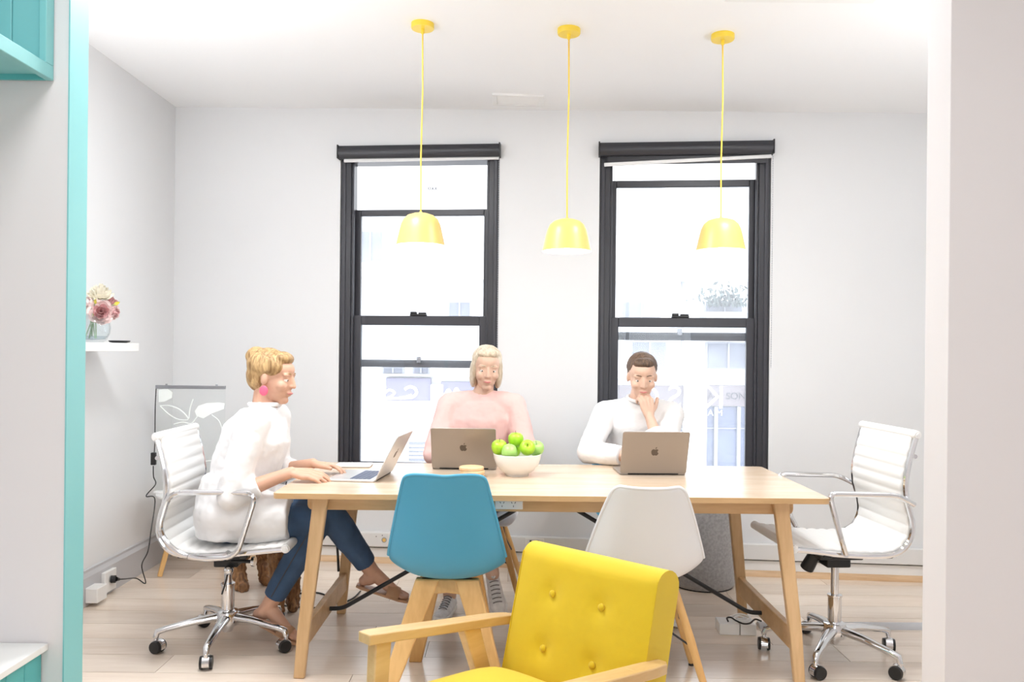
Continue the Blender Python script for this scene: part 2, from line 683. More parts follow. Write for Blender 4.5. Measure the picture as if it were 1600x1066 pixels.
# floor: sub floor with boards laid on it, running across the picture
fb = MB()
fb.cur = 1
fb.box((-2.35, 1.895, -0.06), (2.95, 5.35, -0.008))
fb.cur = 0
fb.box((-2.35, -2.6, -0.06), (2.95, 1.895, 0.0))
floor = struct('floor', fb, [M_FLOOR, M_FLOORG])
BW, BL = 0.19, 1.82
row = 0
y = 1.9
plank_cache = {}
while y < 5.2:
    x = -2.35 - random.choice((0.1, 0.5, 0.9, 1.3, 1.65))
    while x < 2.95:
        a, b = max(x, -2.35), min(x + BL, 2.95)
        if b - a > 0.05:
            key = round(b - a, 3)
            if key not in plank_cache:
                plank_cache[key] = MB().box((0.0012, 0.0012, -0.008), (b - a - 0.0012, BW - 0.0012, 0.0)).mesh('plank', M_FLOOR)
            p = bpy.data.objects.new('plank', plank_cache[key])
            COL.objects.link(p)
            p.location = (a, y, 0)
            p.parent = floor
        x += BL
    y += BW

# ceiling, gently out of level like the old building
cb = MB()
zA, zB = ceil_z(-2.4), ceil_z(3.0)
cb._add([(-2.4, -2.6, zA), (3.0, -2.6, zB), (3.0, 5.4, zB), (-2.4, 5.4, zA), (-2.4, -2.6, zA + 0.1), (3.0, -2.6, zB + 0.1), (3.0, 5.4, zB + 0.1), (-2.4, 5.4, zA + 0.1)],
        [(0, 1, 2, 3), (4, 7, 6, 5), (0, 4, 5, 1), (1, 5, 6, 2), (2, 6, 7, 3), (3, 7, 4, 0)])
struct('ceiling', cb, M_CEIL)

# back wall with two window openings (in the wall's own frame: x along, y out, z up)
WIN = []
for (xl, xr, yt, ym0, ym1, ot0, ot1, ob0, ob1) in ((530, 778.5, 228, 493, 508, 323, 333, 563, 575), (935, 1203, 223, 496, 511, 276, 287, 519, 532)):
    xm, yc = (xl + xr) / 2, 470
    WIN.append(dict(s0=WP(xl, yc)[0], s1=WP(xr, yc)[0], z0=0.52, z1=WP(xm, yt)[1],
                    m1=WP(xm, ym0)[1], m0=WP(xm, ym1)[1], ot1=WP(xm, ot0)[1], ot0=WP(xm, ot1)[1], ob1=WP(xm, ob0)[1], ob0=WP(xm, ob1)[1]))
wb = MB()
T = 0.16
a, b = WIN
S_END = 5.2
for s0, s1, z0, z1 in ((0 - 0.1, a['s0'], 0, 3.0), (a['s1'], b['s0'], 0, 3.0), (b['s1'], S_END, 0, 3.0),
                       (a['s0'], a['s1'], 0, a['z0']), (a['s0'], a['s1'], a['z1'], 3.0), (b['s0'], b['s1'], 0, b['z0']), (b['s0'], b['s1'], b['z1'], 3.0)):
    wb.box((s0, 0, z0), (s1, T, z1))
struct('wall_back', wb, M_WALL, MW)
struct('wall_left', MB().box((-2.3, 2.2, 0), (-2.16, 5.3, 3.0)), M_WALL)
struct('wall_right', MB().box((2.80, 2.2, 0), (2.95, 5.0, 3.0)), M_WALL)

# skirtings and the power duct along the back wall
struct('baseboard_back', MB().box((0.02, -0.018, 0.0), (S_END, 0, 0.088)), M_TRIMW, MW, 0.003)
q = MB()
q.prism([(0.02, -0.018, 0), (0.02, -0.046, 0), (0.02, -0.045, 0.012), (0.02, -0.036, 0.026), (0.02, -0.018, 0.032)], (S_END - 0.02, 0, 0))
struct('trim_1', q, M_QUAD, MW)
dk = MB().box((0.02, -0.040, 0.098), (S_END, 0, 0.190))
duct = struct('trim_2', dk, M_DUCT, MW, 0.004)
MB().box((0.02, -0.012, 0.088), (S_END, 0, 0.098)).build('shadow_gap', M_BLACK, duct, 0)
sk = MB()
sk.prism([(-2.16, 2.3, 0), (-2.138, 2.3, 0), (-2.138, 2.3, 0.145), (-2.150, 2.3, 0.165), (-2.150, 2.3, 0.178), (-2.16, 2.3, 0.182)], (0, 2.78, 0))
struct('baseboard_left', sk, M_SKIRT)

# near partition with the wide opening we look through
wr = struct('wall_opening_right', MB().box((1.172, 2.15, 0), (2.95, 2.272, 3.0)), M_NEAR, None, 0.002)
wl = struct('wall_opening_left', MB().box((-2.16, 2.15, 0), (-1.198, 2.238, 3.0)), M_NEAR)
struct('wall_header', MB().box((-1.198, 2.15, 2.45), (1.172, 2.25, 3.0)), M_NEAR)
struct('trim_3', MB().box((-1.198, 2.147, 0.0), (-1.194, 2.240, 2.45)), M_TEAL)
# the room we stand in
struct('wall_front_left', MB().box((-2.1, -2.6, 0), (-1.9, 2.15, 3.0)), M_NEAR)
struct('wall_front_right', MB().box((2.80, -2.6, 0), (2.95, 2.15, 3.0)), M_NEAR)
wrr = MB()
wrr.box((-1.9, -2.6, 0), (-0.65, -2.45, 3.0)).box((1.35, -2.6, 0), (2.8, -2.45, 3.0)).box((-0.65, -2.6, 0), (1.35, -2.45, 0.9)).box((-0.65, -2.6, 2.2), (1.35, -2.45, 3.0))
struct('wall_rear', wrr, M_NEAR)
w3 = tag(empty('window_fill_rear', (0, 0, 0)), kind='structure')  # unseen rear window, added and sized for soft fill from behind
fr = MB()
for xx in (-0.65, 0.325, 1.30):
    fr.box((xx, -2.58, 0.9), (xx + 0.05, -2.50, 2.2))
fr.box((-0.60, -2.58, 0.9), (1.30, -2.50, 0.95)).box((-0.60, -2.58, 2.15), (1.30, -2.50, 2.2))
fr.build('window_frame', M_FRAME, w3)
for xx in (-0.60, 0.375):
    MB().box((xx, -2.545, 0.95), (xx + 0.925, -2.541, 2.15)).build('pane', M_PANE, w3, 0)


# ---------------------------------------------------------------- sash windows
def make_window(name, w):
    r = tag(empty(name, mw=MW), kind='structure')
    s0, s1, z0, z1 = w['s0'], w['s1'], w['z0'], w['z1']
    f = MB()
    jw = 0.066
    for x0, x1 in ((s0, s0 + jw), (s1 - jw, s1)):
        f.box((x0, 0.012, z0), (x1, 0.15, z1))
    f.box((s0 + jw, 0.012, z1 - 0.09), (s1 - jw, 0.15, z1)).box((s0 + jw, 0.0, z0), (s1 - jw, 0.15, z0 + 0.03))
    f.build('window_frame', M_FRAME, r, bevel=0.003)
    b = MB()
    for x0, x1, ya in ((s0 + jw, s0 + jw + 0.014, 0.026), (s1 - jw - 0.014, s1 - jw, 0.026), (s0 + 0.012, s0 + 0.034, 0.004), (s1 - 0.034, s1 - 0.012, 0.004)):
        b.box((x0, ya, z0 + 0.03), (x1, 0.06 if ya > 0.01 else 0.02, z1 - 0.09))
    b.build('stop_bead', M_FRAME2, r, bevel=0.003)
    # outer (upper) sash, let down a little
    a0, a1 = s0 + jw, s1 - jw
    o = MB()
    st = 0.040
    o.box((a0, 0.098, w['ob0']), (a0 + st, 0.13, w['ot1'])).box((a1 - st, 0.098, w['ob0']), (a1, 0.13, w['ot1']))
    o.box((a0 + st, 0.098, w['ot0']), (a1 - st, 0.13, w['ot1'])).box((a0 + st, 0.098, w['ob0']), (a1 - st, 0.13, w['ob1']))
    so = o.build('upper_sash', M_FRAME2, r, bevel=0.003)
    MB().box((a0 + st, 0.112, w['ob1']), (a1 - st, 0.115, w['ot0'])).build('pane', M_PANE, so, 0)
    c = (a0 + a1) / 2 - 0.01
    MB().box((c - 0.014, 0.085, w['ob1'] - 0.018), (c + 0.014, 0.10, w['ob1'] + 0.022)).build('catch', M_STEEL, so, bevel=0.003)
    # inner (lower) sash
    i = MB()
    st = 0.058
    i.box((a0, 0.055, z0 + 0.03), (a0 + st, 0.09, w['m1'])).box((a1 - st, 0.055, z0 + 0.03), (a1, 0.09, w['m1']))
    i.box((a0 + st, 0.055, w['m0']), (a1 - st, 0.09, w['m1'])).box((a0 + st, 0.055, z0 + 0.03), (a1 - st, 0.09, z0 + 0.09))
    si = i.build('lower_sash', M_FRAME2, r, bevel=0.003)
    MB().box((a0 + st, 0.072, z0 + 0.09), (a1 - st, 0.075, w['m0'])).build('pane', M_PANE, si, 0)
    l = MB().box((c - 0.052, 0.045, w['m1']), (c + 0.052, 0.088, w['m1'] + 0.012)).box((c - 0.05, 0.05, w['m1'] + 0.012), (c - 0.01, 0.08, w['m1'] + 0.026)).box((c + 0.0, 0.055, w['m1'] + 0.012), (c + 0.05, 0.078, w['m1'] + 0.022))
    l.build('latch', M_BLACK, si, bevel=0.003)
    # white plastered sill under the sash
    return r, si, (a0 + st, a1 - st, z0, w['m0'])


win1, sash1, pane1 = make_window('window_1', a)
win2, sash2, pane2 = make_window('window_2', b)
# portals at the two windows
for w in WIN:
    p = area_light('sky_portal_window', (0, 0, 0), (0, 0, 0), w['s1'] - w['s0'], w['z1'] - w['z0'], 1, portal=True)
    p.matrix_world = MW @ Matrix.Translation(((w['s0'] + w['s1']) / 2, 0.20, (w['z0'] + w['z1']) / 2)) @ Matrix.Rotation(R(-90), 4, 'X')

# reversed shop lettering stuck to the outside of the right-hand glass
M_DECAL = plain('white_sign_paint', (0.95, 0.95, 0.96), 0.6)
M_VINYL = bpy.data.materials.new('white_vinyl_lettering')      # thin film, daylight glows through it
M_VINYL.use_nodes = True
_nt = M_VINYL.node_tree
_nt.nodes.remove(_nt.nodes['Principled BSDF'])
_t = _nt.nodes.new('ShaderNodeBsdfTranslucent')
_t.inputs[0].default_value = (0.9, 0.9, 0.92, 1)
_nt.links.new(_t.outputs[0], _nt.nodes['Material Output'].inputs[0])


def decal(txt, px, py, size):
    s, z = WP(px, py)
    m = Matrix.Translation((s, 0.0765, z)) @ Matrix.Rotation(R(90), 4, 'X') @ Matrix.Scale(-1, 4, (1, 0, 0))
    text_mesh('lettering', txt, size, M_VINYL, sash2, m, 0.0)


decal('K', 1119, 624, 0.20)
decal('S', 1056, 624, 0.20)
decal('O', 1012, 624, 0.20)
decal('M A R K', 1108, 647, 0.052)
decal('E', 1058, 643, 0.052)


# roller blinds, rolled up in their black cassettes
def blind(w, label, bar_l, bar_r, fabric):
    s0, s1, z1 = w['s0'], w['s1'], w['z1']
    r = thing('roller_blind', label, 'blind', mw=MW @ Matrix.Translation(((s0 + s1) / 2, -0.01, z1 - 0.085)))
    h = (s1 - s0) / 2 + 0.004
    cz = 0.04
    prof = [(-h, -0.030, cz - 0.035), (-h, -0.046, cz - 0.01), (-h, -0.046, cz + 0.02), (-h, -0.032, cz + 0.042), (-h, 0.02, cz + 0.044), (-h, 0.02, cz - 0.035)]
    c = MB().prism(prof, (2 * h, 0, 0)).build('cassette', M_FRAME, r, bevel=0.004)
    for e_ in (-1, 1):
        MB().box((e_ * h - 0.004, -0.048, cz - 0.038), (e_ * h + 0.004, 0.02, cz + 0.046)).build('end_bracket', M_BLACK, c, bevel=0.002)
    if fabric:
        MB().box((-h + 0.05, -0.004, bar_l), (h - 0.03, -0.001, cz - 0.03)).build('fabric', M_FRAME, r, 0)
    MB().bar((-h + 0.03, -0.003, bar_l), (h - 0.006, -0.003, bar_r), 0.014, 0.022).build('bottom_bar', M_TRIMW, r, bevel=0.004)
    ch = MB()
    for k in range(90):
        ch.ball((h - 0.003, -0.03, cz - 0.04 - k * 0.014), 0.0028, 6, 4)
    ch.tube([(h - 0.003, -0.03, cz - 0.03), (h - 0.003, -0.03, cz - 0.04 - 90 * 0.014)], 0.001, 5)
    ch.build('bead_chain', M_STEEL, r)
    return r


blind(a, 'black roller blind with a level white bottom bar, over the window behind the pink top', -0.004, 0.002, False)
blind(b, 'black roller blind with a crooked white bottom bar sloping across the window', -0.045, -0.006, True)

# ---------------------------------------------------------------- outside: the building across the street
FY = 13.0
M_FACW = plain('white_render_facade', (0.58, 0.58, 0.59), 0.8, vary=0.02, vscale=2)
M_FACG = plain('pale_grey_render', (0.235, 0.245, 0.275), 0.8)
M_FGLS = plain('pale_blue_shop_glass', (0.055, 0.075, 0.145), 0.3, vary=0.35, vscale=2.2)
M_FGL2 = plain('silver_window_glass', (0.085, 0.095, 0.125), 0.3, vary=0.25, vscale=3)
M_LILAC = plain('lilac_sign_board', (0.105, 0.098, 0.155), 0.7, vary=0.06, vscale=2)
M_FASC = plain('dusty_pink_fascia', (0.125, 0.108, 0.117), 0.7)
M_FTXT = plain('grey_sign_lettering', (0.04, 0.04, 0.05), 0.6)
bld = thing('shop_building', 'white shop building across the street, seen through both windows', 'building', (0.5, FY, -4.0))


def fbox(name, px0, py0, px1, py1, d0, d1, mat, parent=bld, bevel=0.0):
    """block on the facade between two photograph corners, from depth d0 to d1 in front of the wall face"""
    p, q = U(px0, py0, FY), U(px1, py1, FY)
    o = V((0.5, FY, -4.0))
    return MB().box((p.x - o.x, -d1, q.z - o.z), (q.x - o.x, -d0, p.z - o.z)).build(name, mat, parent, 30, bevel)


MB().box((-10, 0, 0), (10, 0.6, 14)).build('wall', M_FACW, bld, 0)
for (x0, y0, x1, y1) in ((970, 470, 1032, 500), (1100, 470, 1160, 500), (700, 470, 737, 500), (985, 532, 1042, 574), (1102, 534, 1170, 577), (598, 572, 632, 585), (645, 572, 672, 585), (430, 470, 520, 505), (830, 470, 900, 505), (560, 360, 600, 410), (830, 340, 900, 410)):
    w = fbox('window', x0, y0, x1, y1, -0.1, 0.05, M_FACG, bevel=0.02)
    fbox('pane', x0 + 3, y0 + 3, x1 - 3, y1 - 2, 0.05, 0.07, M_FGL2, w)
    fbox('glazing_bar', (x0 + x1) / 2 - 1, y0 + 3, (x0 + x1) / 2 + 1, y1 - 2, 0.07, 0.10, M_FACG, w)
fbox('ledge', -200, 576, 1900, 600, -0.1, 0.18, M_FACW)
fbox('ledge', -200, 428, 1900, 440, -0.1, 0.14, M_FACW)
fbox('drainpipe', 1064.5, 440, 1066.5, 577, 0.0, 0.08, M_FACG)
for x0, x1 in ((1066, 1098), (674, 690), (880, 900), (1240, 1262), (540, 556)):
    fbox('pillar', x0, 600, x1, 960, -0.1, 0.16, M_FACW, bevel=0.02)
for x0, x1 in ((966, 1066), (1098, 1240)):
    fs = fbox('fascia', x0, 602, x1, 635, 0.0, 0.10, M_FASC)
    sw = fbox('shop_window', x0, 635, x1, 900, -0.1, 0.03, M_FGLS)
    for k in range(4):
        xm = x0 + (x1 - x0) * (k + 0.5) / 4
        fbox('mullion', xm - 1.2, 635, xm + 1.2, 900, 0.03, 0.09, M_FACG, sw)
    fbox('transom', x0, 668, x1, 670.5, 0.03, 0.08, M_FACG, sw)
t = U(1118, 619, FY)
for txt, px in (('AU', 1113), ('SON', 1147)):
    c = U(px, 619, FY) - V((0.5, FY, -4.0))
    text_mesh('sign_lettering', txt, 0.155, M_FTXT, bld, Matrix.Translation((c.x, -0.105, c.z)) @ Matrix.Rotation(R(90), 4, 'X'), 0.004)
sg = fbox('sign_board', 605, 590, 674, 626, 0.0, 0.12, M_LILAC, bevel=0.01)
sg2 = fbox('sign_board', 690, 596, 760, 626, 0.0, 0.12, M_LILAC, bevel=0.01)


def swoosh(px_pts, r, parent):
    o = V((0.5, FY, -4.0))
    pts = [U(x, y_, FY) - o for x, y_ in px_pts]
    MB().tube(spline([(p.x, -0.125, p.z) for p in pts], 6), r, 6).build('script_lettering', M_DECAL, parent)


swoosh([(603, 614), (610, 609), (618, 613), (612, 620), (604, 622), (620, 622), (634, 620), (645, 617)], 0.022, sg)
swoosh([(634, 608), (642, 604), (650, 607), (652, 614), (646, 620), (636, 621), (626, 622)], 0.026, sg)
swoosh([(696, 616), (702, 609), (708, 617), (714, 607), (720, 617)], 0.024, sg2)
fbox('shop_window', 556, 640, 674, 900, -0.1, 0.03, M_FACW)
dw = fbox('doorway', 690, 640, 880, 900, -0.1, 0.03, M_FACG)
fbox('shutter', 640, 690, 668, 720, 0.03, 0.09, M_FGL2)
for k in range(4):
    fbox('shutter_slat', 640, 694 + k * 6, 668, 697 + k * 6, 0.09, 0.11, M_FACW)
cpt = U(676, 294, FY) - V((0.5, FY, -4.0))
text_mesh('plaque_lettering', 'oxx', 0.10, M_FTXT, bld, Matrix.Translation((cpt.x, -0.01, cpt.z)) @ Matrix.Rotation(R(90), 4, 'X'), 0.004)
# a leafy planter on the facade, hazy through the right-hand glass
leafm = plain('grey_green_leaves', (0.06, 0.08, 0.075), 0.8, vary=0.3, vscale=5)
pc = U(1135, 492, FY - 0.35)
tr = thing('window_planter', 'leafy planter box fixed to the white building outside, high in the right window', 'planter', pc)
MB().box((-0.35, -0.12, -0.14), (0.35, 0.30, 0.04)).build('planter_box', M_FACG, tr, bevel=0.01)
lv = MB()
rnd = random.Random(3)
for k in range(260):
    c = V((rnd.gauss(0, 0.2), rnd.gauss(0, 0.07), 0.14 + abs(rnd.gauss(0, 0.14))))
    rot = Euler((rnd.uniform(0, 6), rnd.uniform(0, 6), rnd.uniform(0, 6))).to_matrix()
    lv._add([c + rot @ V(p) for p in ((-0.05, 0, 0), (0, -0.022, 0.006), (0.055, 0, 0), (0, 0.022, 0.006))], [(0, 1, 2), (0, 2, 3)])
tag(lv.build('foliage', leafm, tr, 0), kind='stuff')
struct('ground_street', MB().box((-14, 5.6, -4.1), (15, 14, -4.0)), M_FACG)


# ================================================================ BUILT-IN TEAL UNIT (near left)
oc = thing('overhead_cabinet', 'open aqua painted overhead cabinet fixed above the bench at the left edge', 'cabinet', (-1.56, 1.42, 2.025))
cx0, cx1, cy0, cy1, ch = -0.335, 0.323, -0.72, 0.727, 0.66
MB().box((cx1 - 0.02, cy0, 0), (cx1, cy1, 0.038)).build('bottom_rail', M_TEAL, oc, bevel=0.002)
MB().box((cx1 - 0.02, cy0, ch - 0.04), (cx1, cy1, ch)).build('top_rail', M_TEAL, oc, bevel=0.002)
for ya in (cy1 - 0.036, cy0, -0.02):
    MB().box((cx1 - 0.02, ya, 0.038), (cx1, ya + 0.036, ch - 0.04)).build('stile', M_TEAL, oc, bevel=0.002)
MB().box((cx0, cy0 + 0.01, 0.014), (cx1 - 0.02, cy1 - 0.012, 0.028)).build('bottom_board', M_TEAL, oc)
MB().box((cx0, cy0 + 0.01, ch - 0.02), (cx1 - 0.02, cy1, ch)).build('top_board', M_TEAL, oc)
MB().box((cx0 - 0.004, cy0, 0), (cx0 + 0.012, cy1, ch)).build('back_board', M_TEALD, oc)
MB().box((cx0, cy1 - 0.012, 0.0), (cx1 - 0.02, cy1 - 0.002, 0.014)).build('rear_batten', M_TEALD, oc)
k = 0
x = cx1 - 0.022
while x > cx0 + 0.02:
    MB().box((x - 0.083, cy1 - 0.014, 0.028), (x, cy1 - 0.004, ch - 0.02)).build('panel_board', M_TEAL, oc, bevel=0.003)
    x -= 0.0845

bn = thing('storage_bench', 'built-in bench with white top and aqua boarded front at the lower left', 'bench', (-1.57, 1.42, 0))
MB().box((-0.325, -0.72, 0.498), (0.334, 0.727, 0.516)).build('bench_top', M_TRIMW, bn, bevel=0.002)
MB().box((-0.325, -0.72, 0.0), (0.300, 0.727, 0.497)).build('carcass', M_TEALD, bn)
y = 0.727
while y > -0.70:
    MB().box((0.300, y - 0.0735, 0.0), (0.316, y, 0.497)).build('front_board', M_TEALD, bn, bevel=0.003)
    y -= 0.0755

# ================================================================ TABLE
TX, TY = 0.162, 3.588
tb = thing('dining_table', 'long pale oak meeting table with splayed legs and black bracing rods', 'table', (TX, TY, 0))
HL, HD = 1.10, 0.442


def rounded_rect(hx, hy, r, z, n=5):
    out = []
    for sx, sy, a0 in ((1, 1, 0), (-1, 1, 90), (-1, -1, 180), (1, -1, 270)):
        for k in range(n + 1):
            a = R(a0 + 90 * k / n)
            out.append(V((sx * (hx - r) + r * math.cos(a), sy * (hy - r) + r * math.sin(a), z)))
    return out


tt = MB()
tt.cur = 1      # timber edge band
tt.prism(rounded_rect(HL, HD, 0.025, 0.722), (0, 0, 0.023))
tt.mi[-1] = tt.mi[-2] = 0
tt.build('table_top', [M_OAK, M_OAKE], tb, bevel=0.0015)
for sy in (-1, 1):
    pr = []
    for sx in (1, -1):
        c = [(sx * 0.985, 0.722), (sx * 0.985, 0.682)] + [(sx * (0.965 + 0.02 * math.cos(R(t))), 0.682 - 0.02 * math.sin(R(t))) for t in (30, 60, 90)]
        pr += c if sx == 1 else c[::-1]
    ap = MB().prism([(x_, sy * 0.335 - 0.011, z_) for x_, z_ in pr], (0, 0.022, 0)).build('apron', M_OAKE, tb, bevel=0.003)
    if sy == -1:
        ap_front = ap
for sx in (-1, 1):
    for sy in (-1, 1):
        lp = MB()
        pts = [(sx * 0.925, sy * 0.362, 0.722), (sx * 0.932, sy * 0.365, 0.66), (sx * 0.982, sy * 0.385, 0.20), (sx * 0.998, sy * 0.392, 0.0)]
        ww = [0.066, 0.058, 0.050, 0.044]
        dd = [0.034, 0.034, 0.034, 0.030]
        lp.rings([[V((p[0] + a_ * w_ / 2, p[1] + b_ * d_ / 2, p[2])) for a_, b_ in ((-1, -1), (1, -1), (1, 1), (-1, 1))] for p, w_, d_ in zip(pts, ww, dd)])
        lp.build('leg', M_OAKL, tb, bevel=0.006, seg=3)
    MB().bar((sx * 0.982, -0.372, 0.165), (sx * 0.982, 0.372, 0.165), 0.028, 0.085).build('cross_rail', M_OAKE, tb, bevel=0.004)
    MB().bar((sx * 0.93, -0.33, 0.695), (sx * 0.93, 0.33, 0.695), 0.04, 0.05).build('top_rail', M_OAKE, tb, bevel=0.003)
    rod = arc_path([(sx * 0.97, 0, 0.15), (sx * 0.91, 0, 0.152), (sx * 0.03, 0, 0.665), (sx * 0.03, 0, 0.72)], 0.05)
    MB().tube(rod, 0.0095, 10).build('brace_rod', M_BLKMET, tb)
ox = -0.168
so = MB().box((ox - 0.056, -0.353, 0.673), (ox + 0.056, -0.345, 0.714)).build('power_outlet', M_OUTLET, tb, bevel=0.002)
for dx in (-0.028, 0.018):
    s = MB()
    m = Matrix.Translation((ox + dx, -0.3535, 0.694))
    s.box((-0.0012, -0.001, -0.012), (0.0012, 0.001, -0.005), m)
    s.box((-0.0012, -0.001, -0.0035), (0.0012, 0.001, 0.0035), m @ Matrix.Translation((-0.007, 0, 0.006)) @ Matrix.Rotation(R(-30), 4, 'Y'))
    s.box((-0.0012, -0.001, -0.0035), (0.0012, 0.001, 0.0035), m @ Matrix.Translation((0.007, 0, 0.006)) @ Matrix.Rotation(R(30), 4, 'Y'))
    s.build('socket_slots', M_BLACK, so, 0)


# ================================================================ OFFICE CHAIRS
def make_office_chair(label, loc, rz, seat, leg0, style, knob):
    r = thing('office_chair', label, 'chair', loc, rz, 'white office chairs at the ends of the table')
    fx = 0.0 if style == 'loop' else -0.03
    prof = [(.300, .012), (.305 + fx, .022), (.22 + fx, .014), (.1, .002), (-.04, -.006), (-.135, .000), (-.188, .030), (-.216, .085), (-.214, .145), (-.192, .225), (-.188, .30), (-.204, .39), (-.230, .485)]
    P = spline([(x_, 0, z_ + seat) for x_, z_ in prof[1:]], 14)
    n = len(P)
    L = [0]
    for i in range(1, n):
        L.append(L[-1] + (P[i] - P[i - 1]).length)
    hw = 0.212
    rs = []
    for i, p in enumerate(P):
        t = (P[min(i + 1, n - 1)] - P[max(i - 1, 0)]).normalized()
        nn = V((t.z, 0, -t.x))          # towards the sitter
        if nn.z < 0 and i < n // 3:
            nn = -nn
        rib = abs(math.sin(math.pi * L[i] / 0.047))
        top = 0.010 + 0.0065 * rib ** 0.6
        bot = 0.006 + 0.004 * rib ** 0.6
        ring = []
        for yy, k_ in ((-1, 0), (-0.985, 0.75), (-0.93, 1), (0, 1.04), (0.93, 1), (0.985, 0.75), (1, 0)):
            ring.append(p + V((0, yy * hw, 0)) + nn * top * k_)
        for yy, k_ in ((0.985, 0.8), (0.9, 1), (-0.9, 1), (-0.985, 0.8)):
            ring.append(p + V((0, yy * hw, 0)) - nn * bot * k_)
        rs.append(ring)
    MB().rings(rs).build('seat_sling', M_LEATHER, r, 60)
    for sy in (-1, 1):
        MB().tube([p + V((0, sy * 0.223, -0.003)) for p in P[::3]], 0.0115, 8).build('side_rail', M_CHROME, r)
    for nm, p in (('front_roll', P[0]), ('top_roll', P[-1])):
        q_ = MB().cyl(p + V((0, -0.226, 0)), p + V((0, 0.226, 0)), 0.019, n=16).build(nm, M_LEATHER, r)
        for sy in (-1, 1):
            c_ = MB()
            c_.cyl(p + V((0, sy * 0.226, 0)), p + V((0, sy * 0.236, 0)), 0.016, 0.014, 16)
            c_.lathe([(0, 0.2355), (0.008, 0.2355), (0.007, 0.239), (0, 0.239)], p, 12, Matrix.Rotation(R(-90 * sy), 4, 'X'))
            c_.build('end_cap', M_TRIMW, q_)
    # cross stretcher behind the back
    MB().tube([P[-14] + V((-0.022, -0.22, 0)), P[-14] + V((-0.03, 0, 0)), P[-14] + V((-0.022, 0.22, 0))], 0.009, 8).build('back_stretcher', M_CHROME, r)
    for sy in (-1, 1):
        y_ = sy * 0.262
        if style == 'loop':
            pts = [(-0.03, y_, seat - 0.012), (-0.13, y_, seat + 0.012), (-0.205, y_, seat + 0.10), (-0.16, y_, seat + 0.262), (0.195, y_, seat + 0.262), (0.115, y_, seat - 0.004)]
            path = arc_path(pts + [pts[0], pts[1]], 0.055, 6)
            k0 = 4
            MB().tube(path[1:-1], 0.0115, 10).build('armrest', M_CHROME, r)
        else:
            pts = [(0.07, y_ - sy * 0.02, seat + 0.004), (0.095, y_, seat + 0.06), (0.150, y_, seat + 0.252), (-0.13, y_, seat + 0.246), (-0.212, y_ - sy * 0.02, seat + 0.205)]
            MB().tube(arc_path(pts, 0.035, 6), 0.0115, 10).build('armrest', M_CHROME, r)
        MB().cyl((0.07, sy * 0.222, seat + 0.004), (0.07, sy * (0.268 if style == 'loop' else 0.25), seat + 0.004), 0.011, n=12).build('arm_bolt', M_CHROME, r)
    # mechanism
    m = MB()
    m.box((-0.09, -0.075, seat - 0.065), (0.10, 0.075, seat - 0.028)).box((-0.05, -0.045, seat - 0.105), (0.055, 0.045, seat - 0.06))
    for xx in (-0.13, 0.13):
        m.bar((xx, -0.215, seat - 0.012), (xx * 0.7, 0, seat - 0.045), 0.035, 0.018).bar((xx, 0.215, seat - 0.012), (xx * 0.7, 0, seat - 0.045), 0.035, 0.018)
    m.build('tilt_mechanism', M_BLACK, r, bevel=0.006)
    if knob == 'drum':
        MB().cyl((0.075, -0.03, seat - 0.06), (0.10, -0.06, seat - 0.135), 0.026, 0.030, 18).build('tension_knob', M_BLACK, r, bevel=0.004)
    else:
        lv_ = MB().cyl((0.03, -0.05, seat - 0.075), (0.13, -0.07, seat - 0.072), 0.0075, n=10).build('lever', M_BLACK, r)
        MB().cyl((0.125, -0.07, seat - 0.072), (0.138, -0.071, seat - 0.072), 0.022, n=18).build('lever_disc', M_CHROME, lv_)
        lv2 = MB().tube(spline([(0.02, -0.05, seat - 0.10), (0.01, -0.06, seat - 0.16), (-0.01, -0.05, seat - 0.22)], 5), 0.004, 6).build('cable', M_BLACK, r)
        MB().ball((0.022, -0.06, seat - 0.112), 0.021, 14, 10).build('round_knob', M_CHROME, r)
    MB().cyl((0, 0, 0.24), (0, 0, seat - 0.10), 0.0165, n=18).build('gas_lift', M_CHROME, r)
    MB().lathe([(0.0, 0.06), (0.022, 0.06), (0.028, 0.075), (0.028, 0.262), (0.031, 0.264), (0.031, 0.272), (0.0, 0.272)], n=20).build('column', M_CHROME, r)
    MB().lathe([(0.0, 0.085), (0.05, 0.09), (0.056, 0.115), (0.045, 0.15), (0.03, 0.158), (0, 0.158)], n=20).build('hub', M_CHROME, r)
    for k in range(5):
        a_ = R(leg0 + 72 * k)
        d = V((math.cos(a_), math.sin(a_), 0))
        s = V((-d.y, d.x, 0))
        pts = [d * 0.03 + V((0, 0, 0.125)), d * 0.13 + V((0, 0, 0.118)), d * 0.25 + V((0, 0, 0.098)), d * 0.285 + V((0, 0, 0.088)), d * 0.292 + V((0, 0, 0.064))]
        wz = [(0.026, 0.019), (0.021, 0.016), (0.016, 0.013), (0.014, 0.014), (0.012, 0.012)]
        rs = []
        for i, p in enumerate(pts):
            t = (pts[min(i + 1, 4)] - pts[max(i - 1, 0)]).normalized()
            u_ = s.cross(t).normalized()
            rs.append([p + s * wz[i][0] * math.cos(2 * math.pi * j / 12) + u_ * wz[i][1] * math.sin(2 * math.pi * j / 12) for j in range(12)])
        MB().rings(rs).build('base_leg', M_CHROME, r, 60)
        c = d * 0.292
        cd = Matrix.Rotation(a_ + 0.9 + 0.8 * k, 3, 'Z') @ V((1, 0, 0))     # casters point every way
        cs = V((-cd.y, cd.x, 0))
        w = c + cd * 0.012
        h = MB()
        h.cyl(c + V((0, 0, 0.05)), c + V((0, 0, 0.07)), 0.008, n=10)
        for j in range(2):
            pass
        hood = []
        for q_ in (-0.014, 0.014):
            hood.append([w + cs * q_ + V((0, 0, 0.028)) + (cd * math.cos(R(t_)) + V((0, 0, math.sin(R(t_))))) * 0.0305 for t_ in range(-20, 201, 20)] + [w + cs * q_ + V((0, 0, 0.030))])
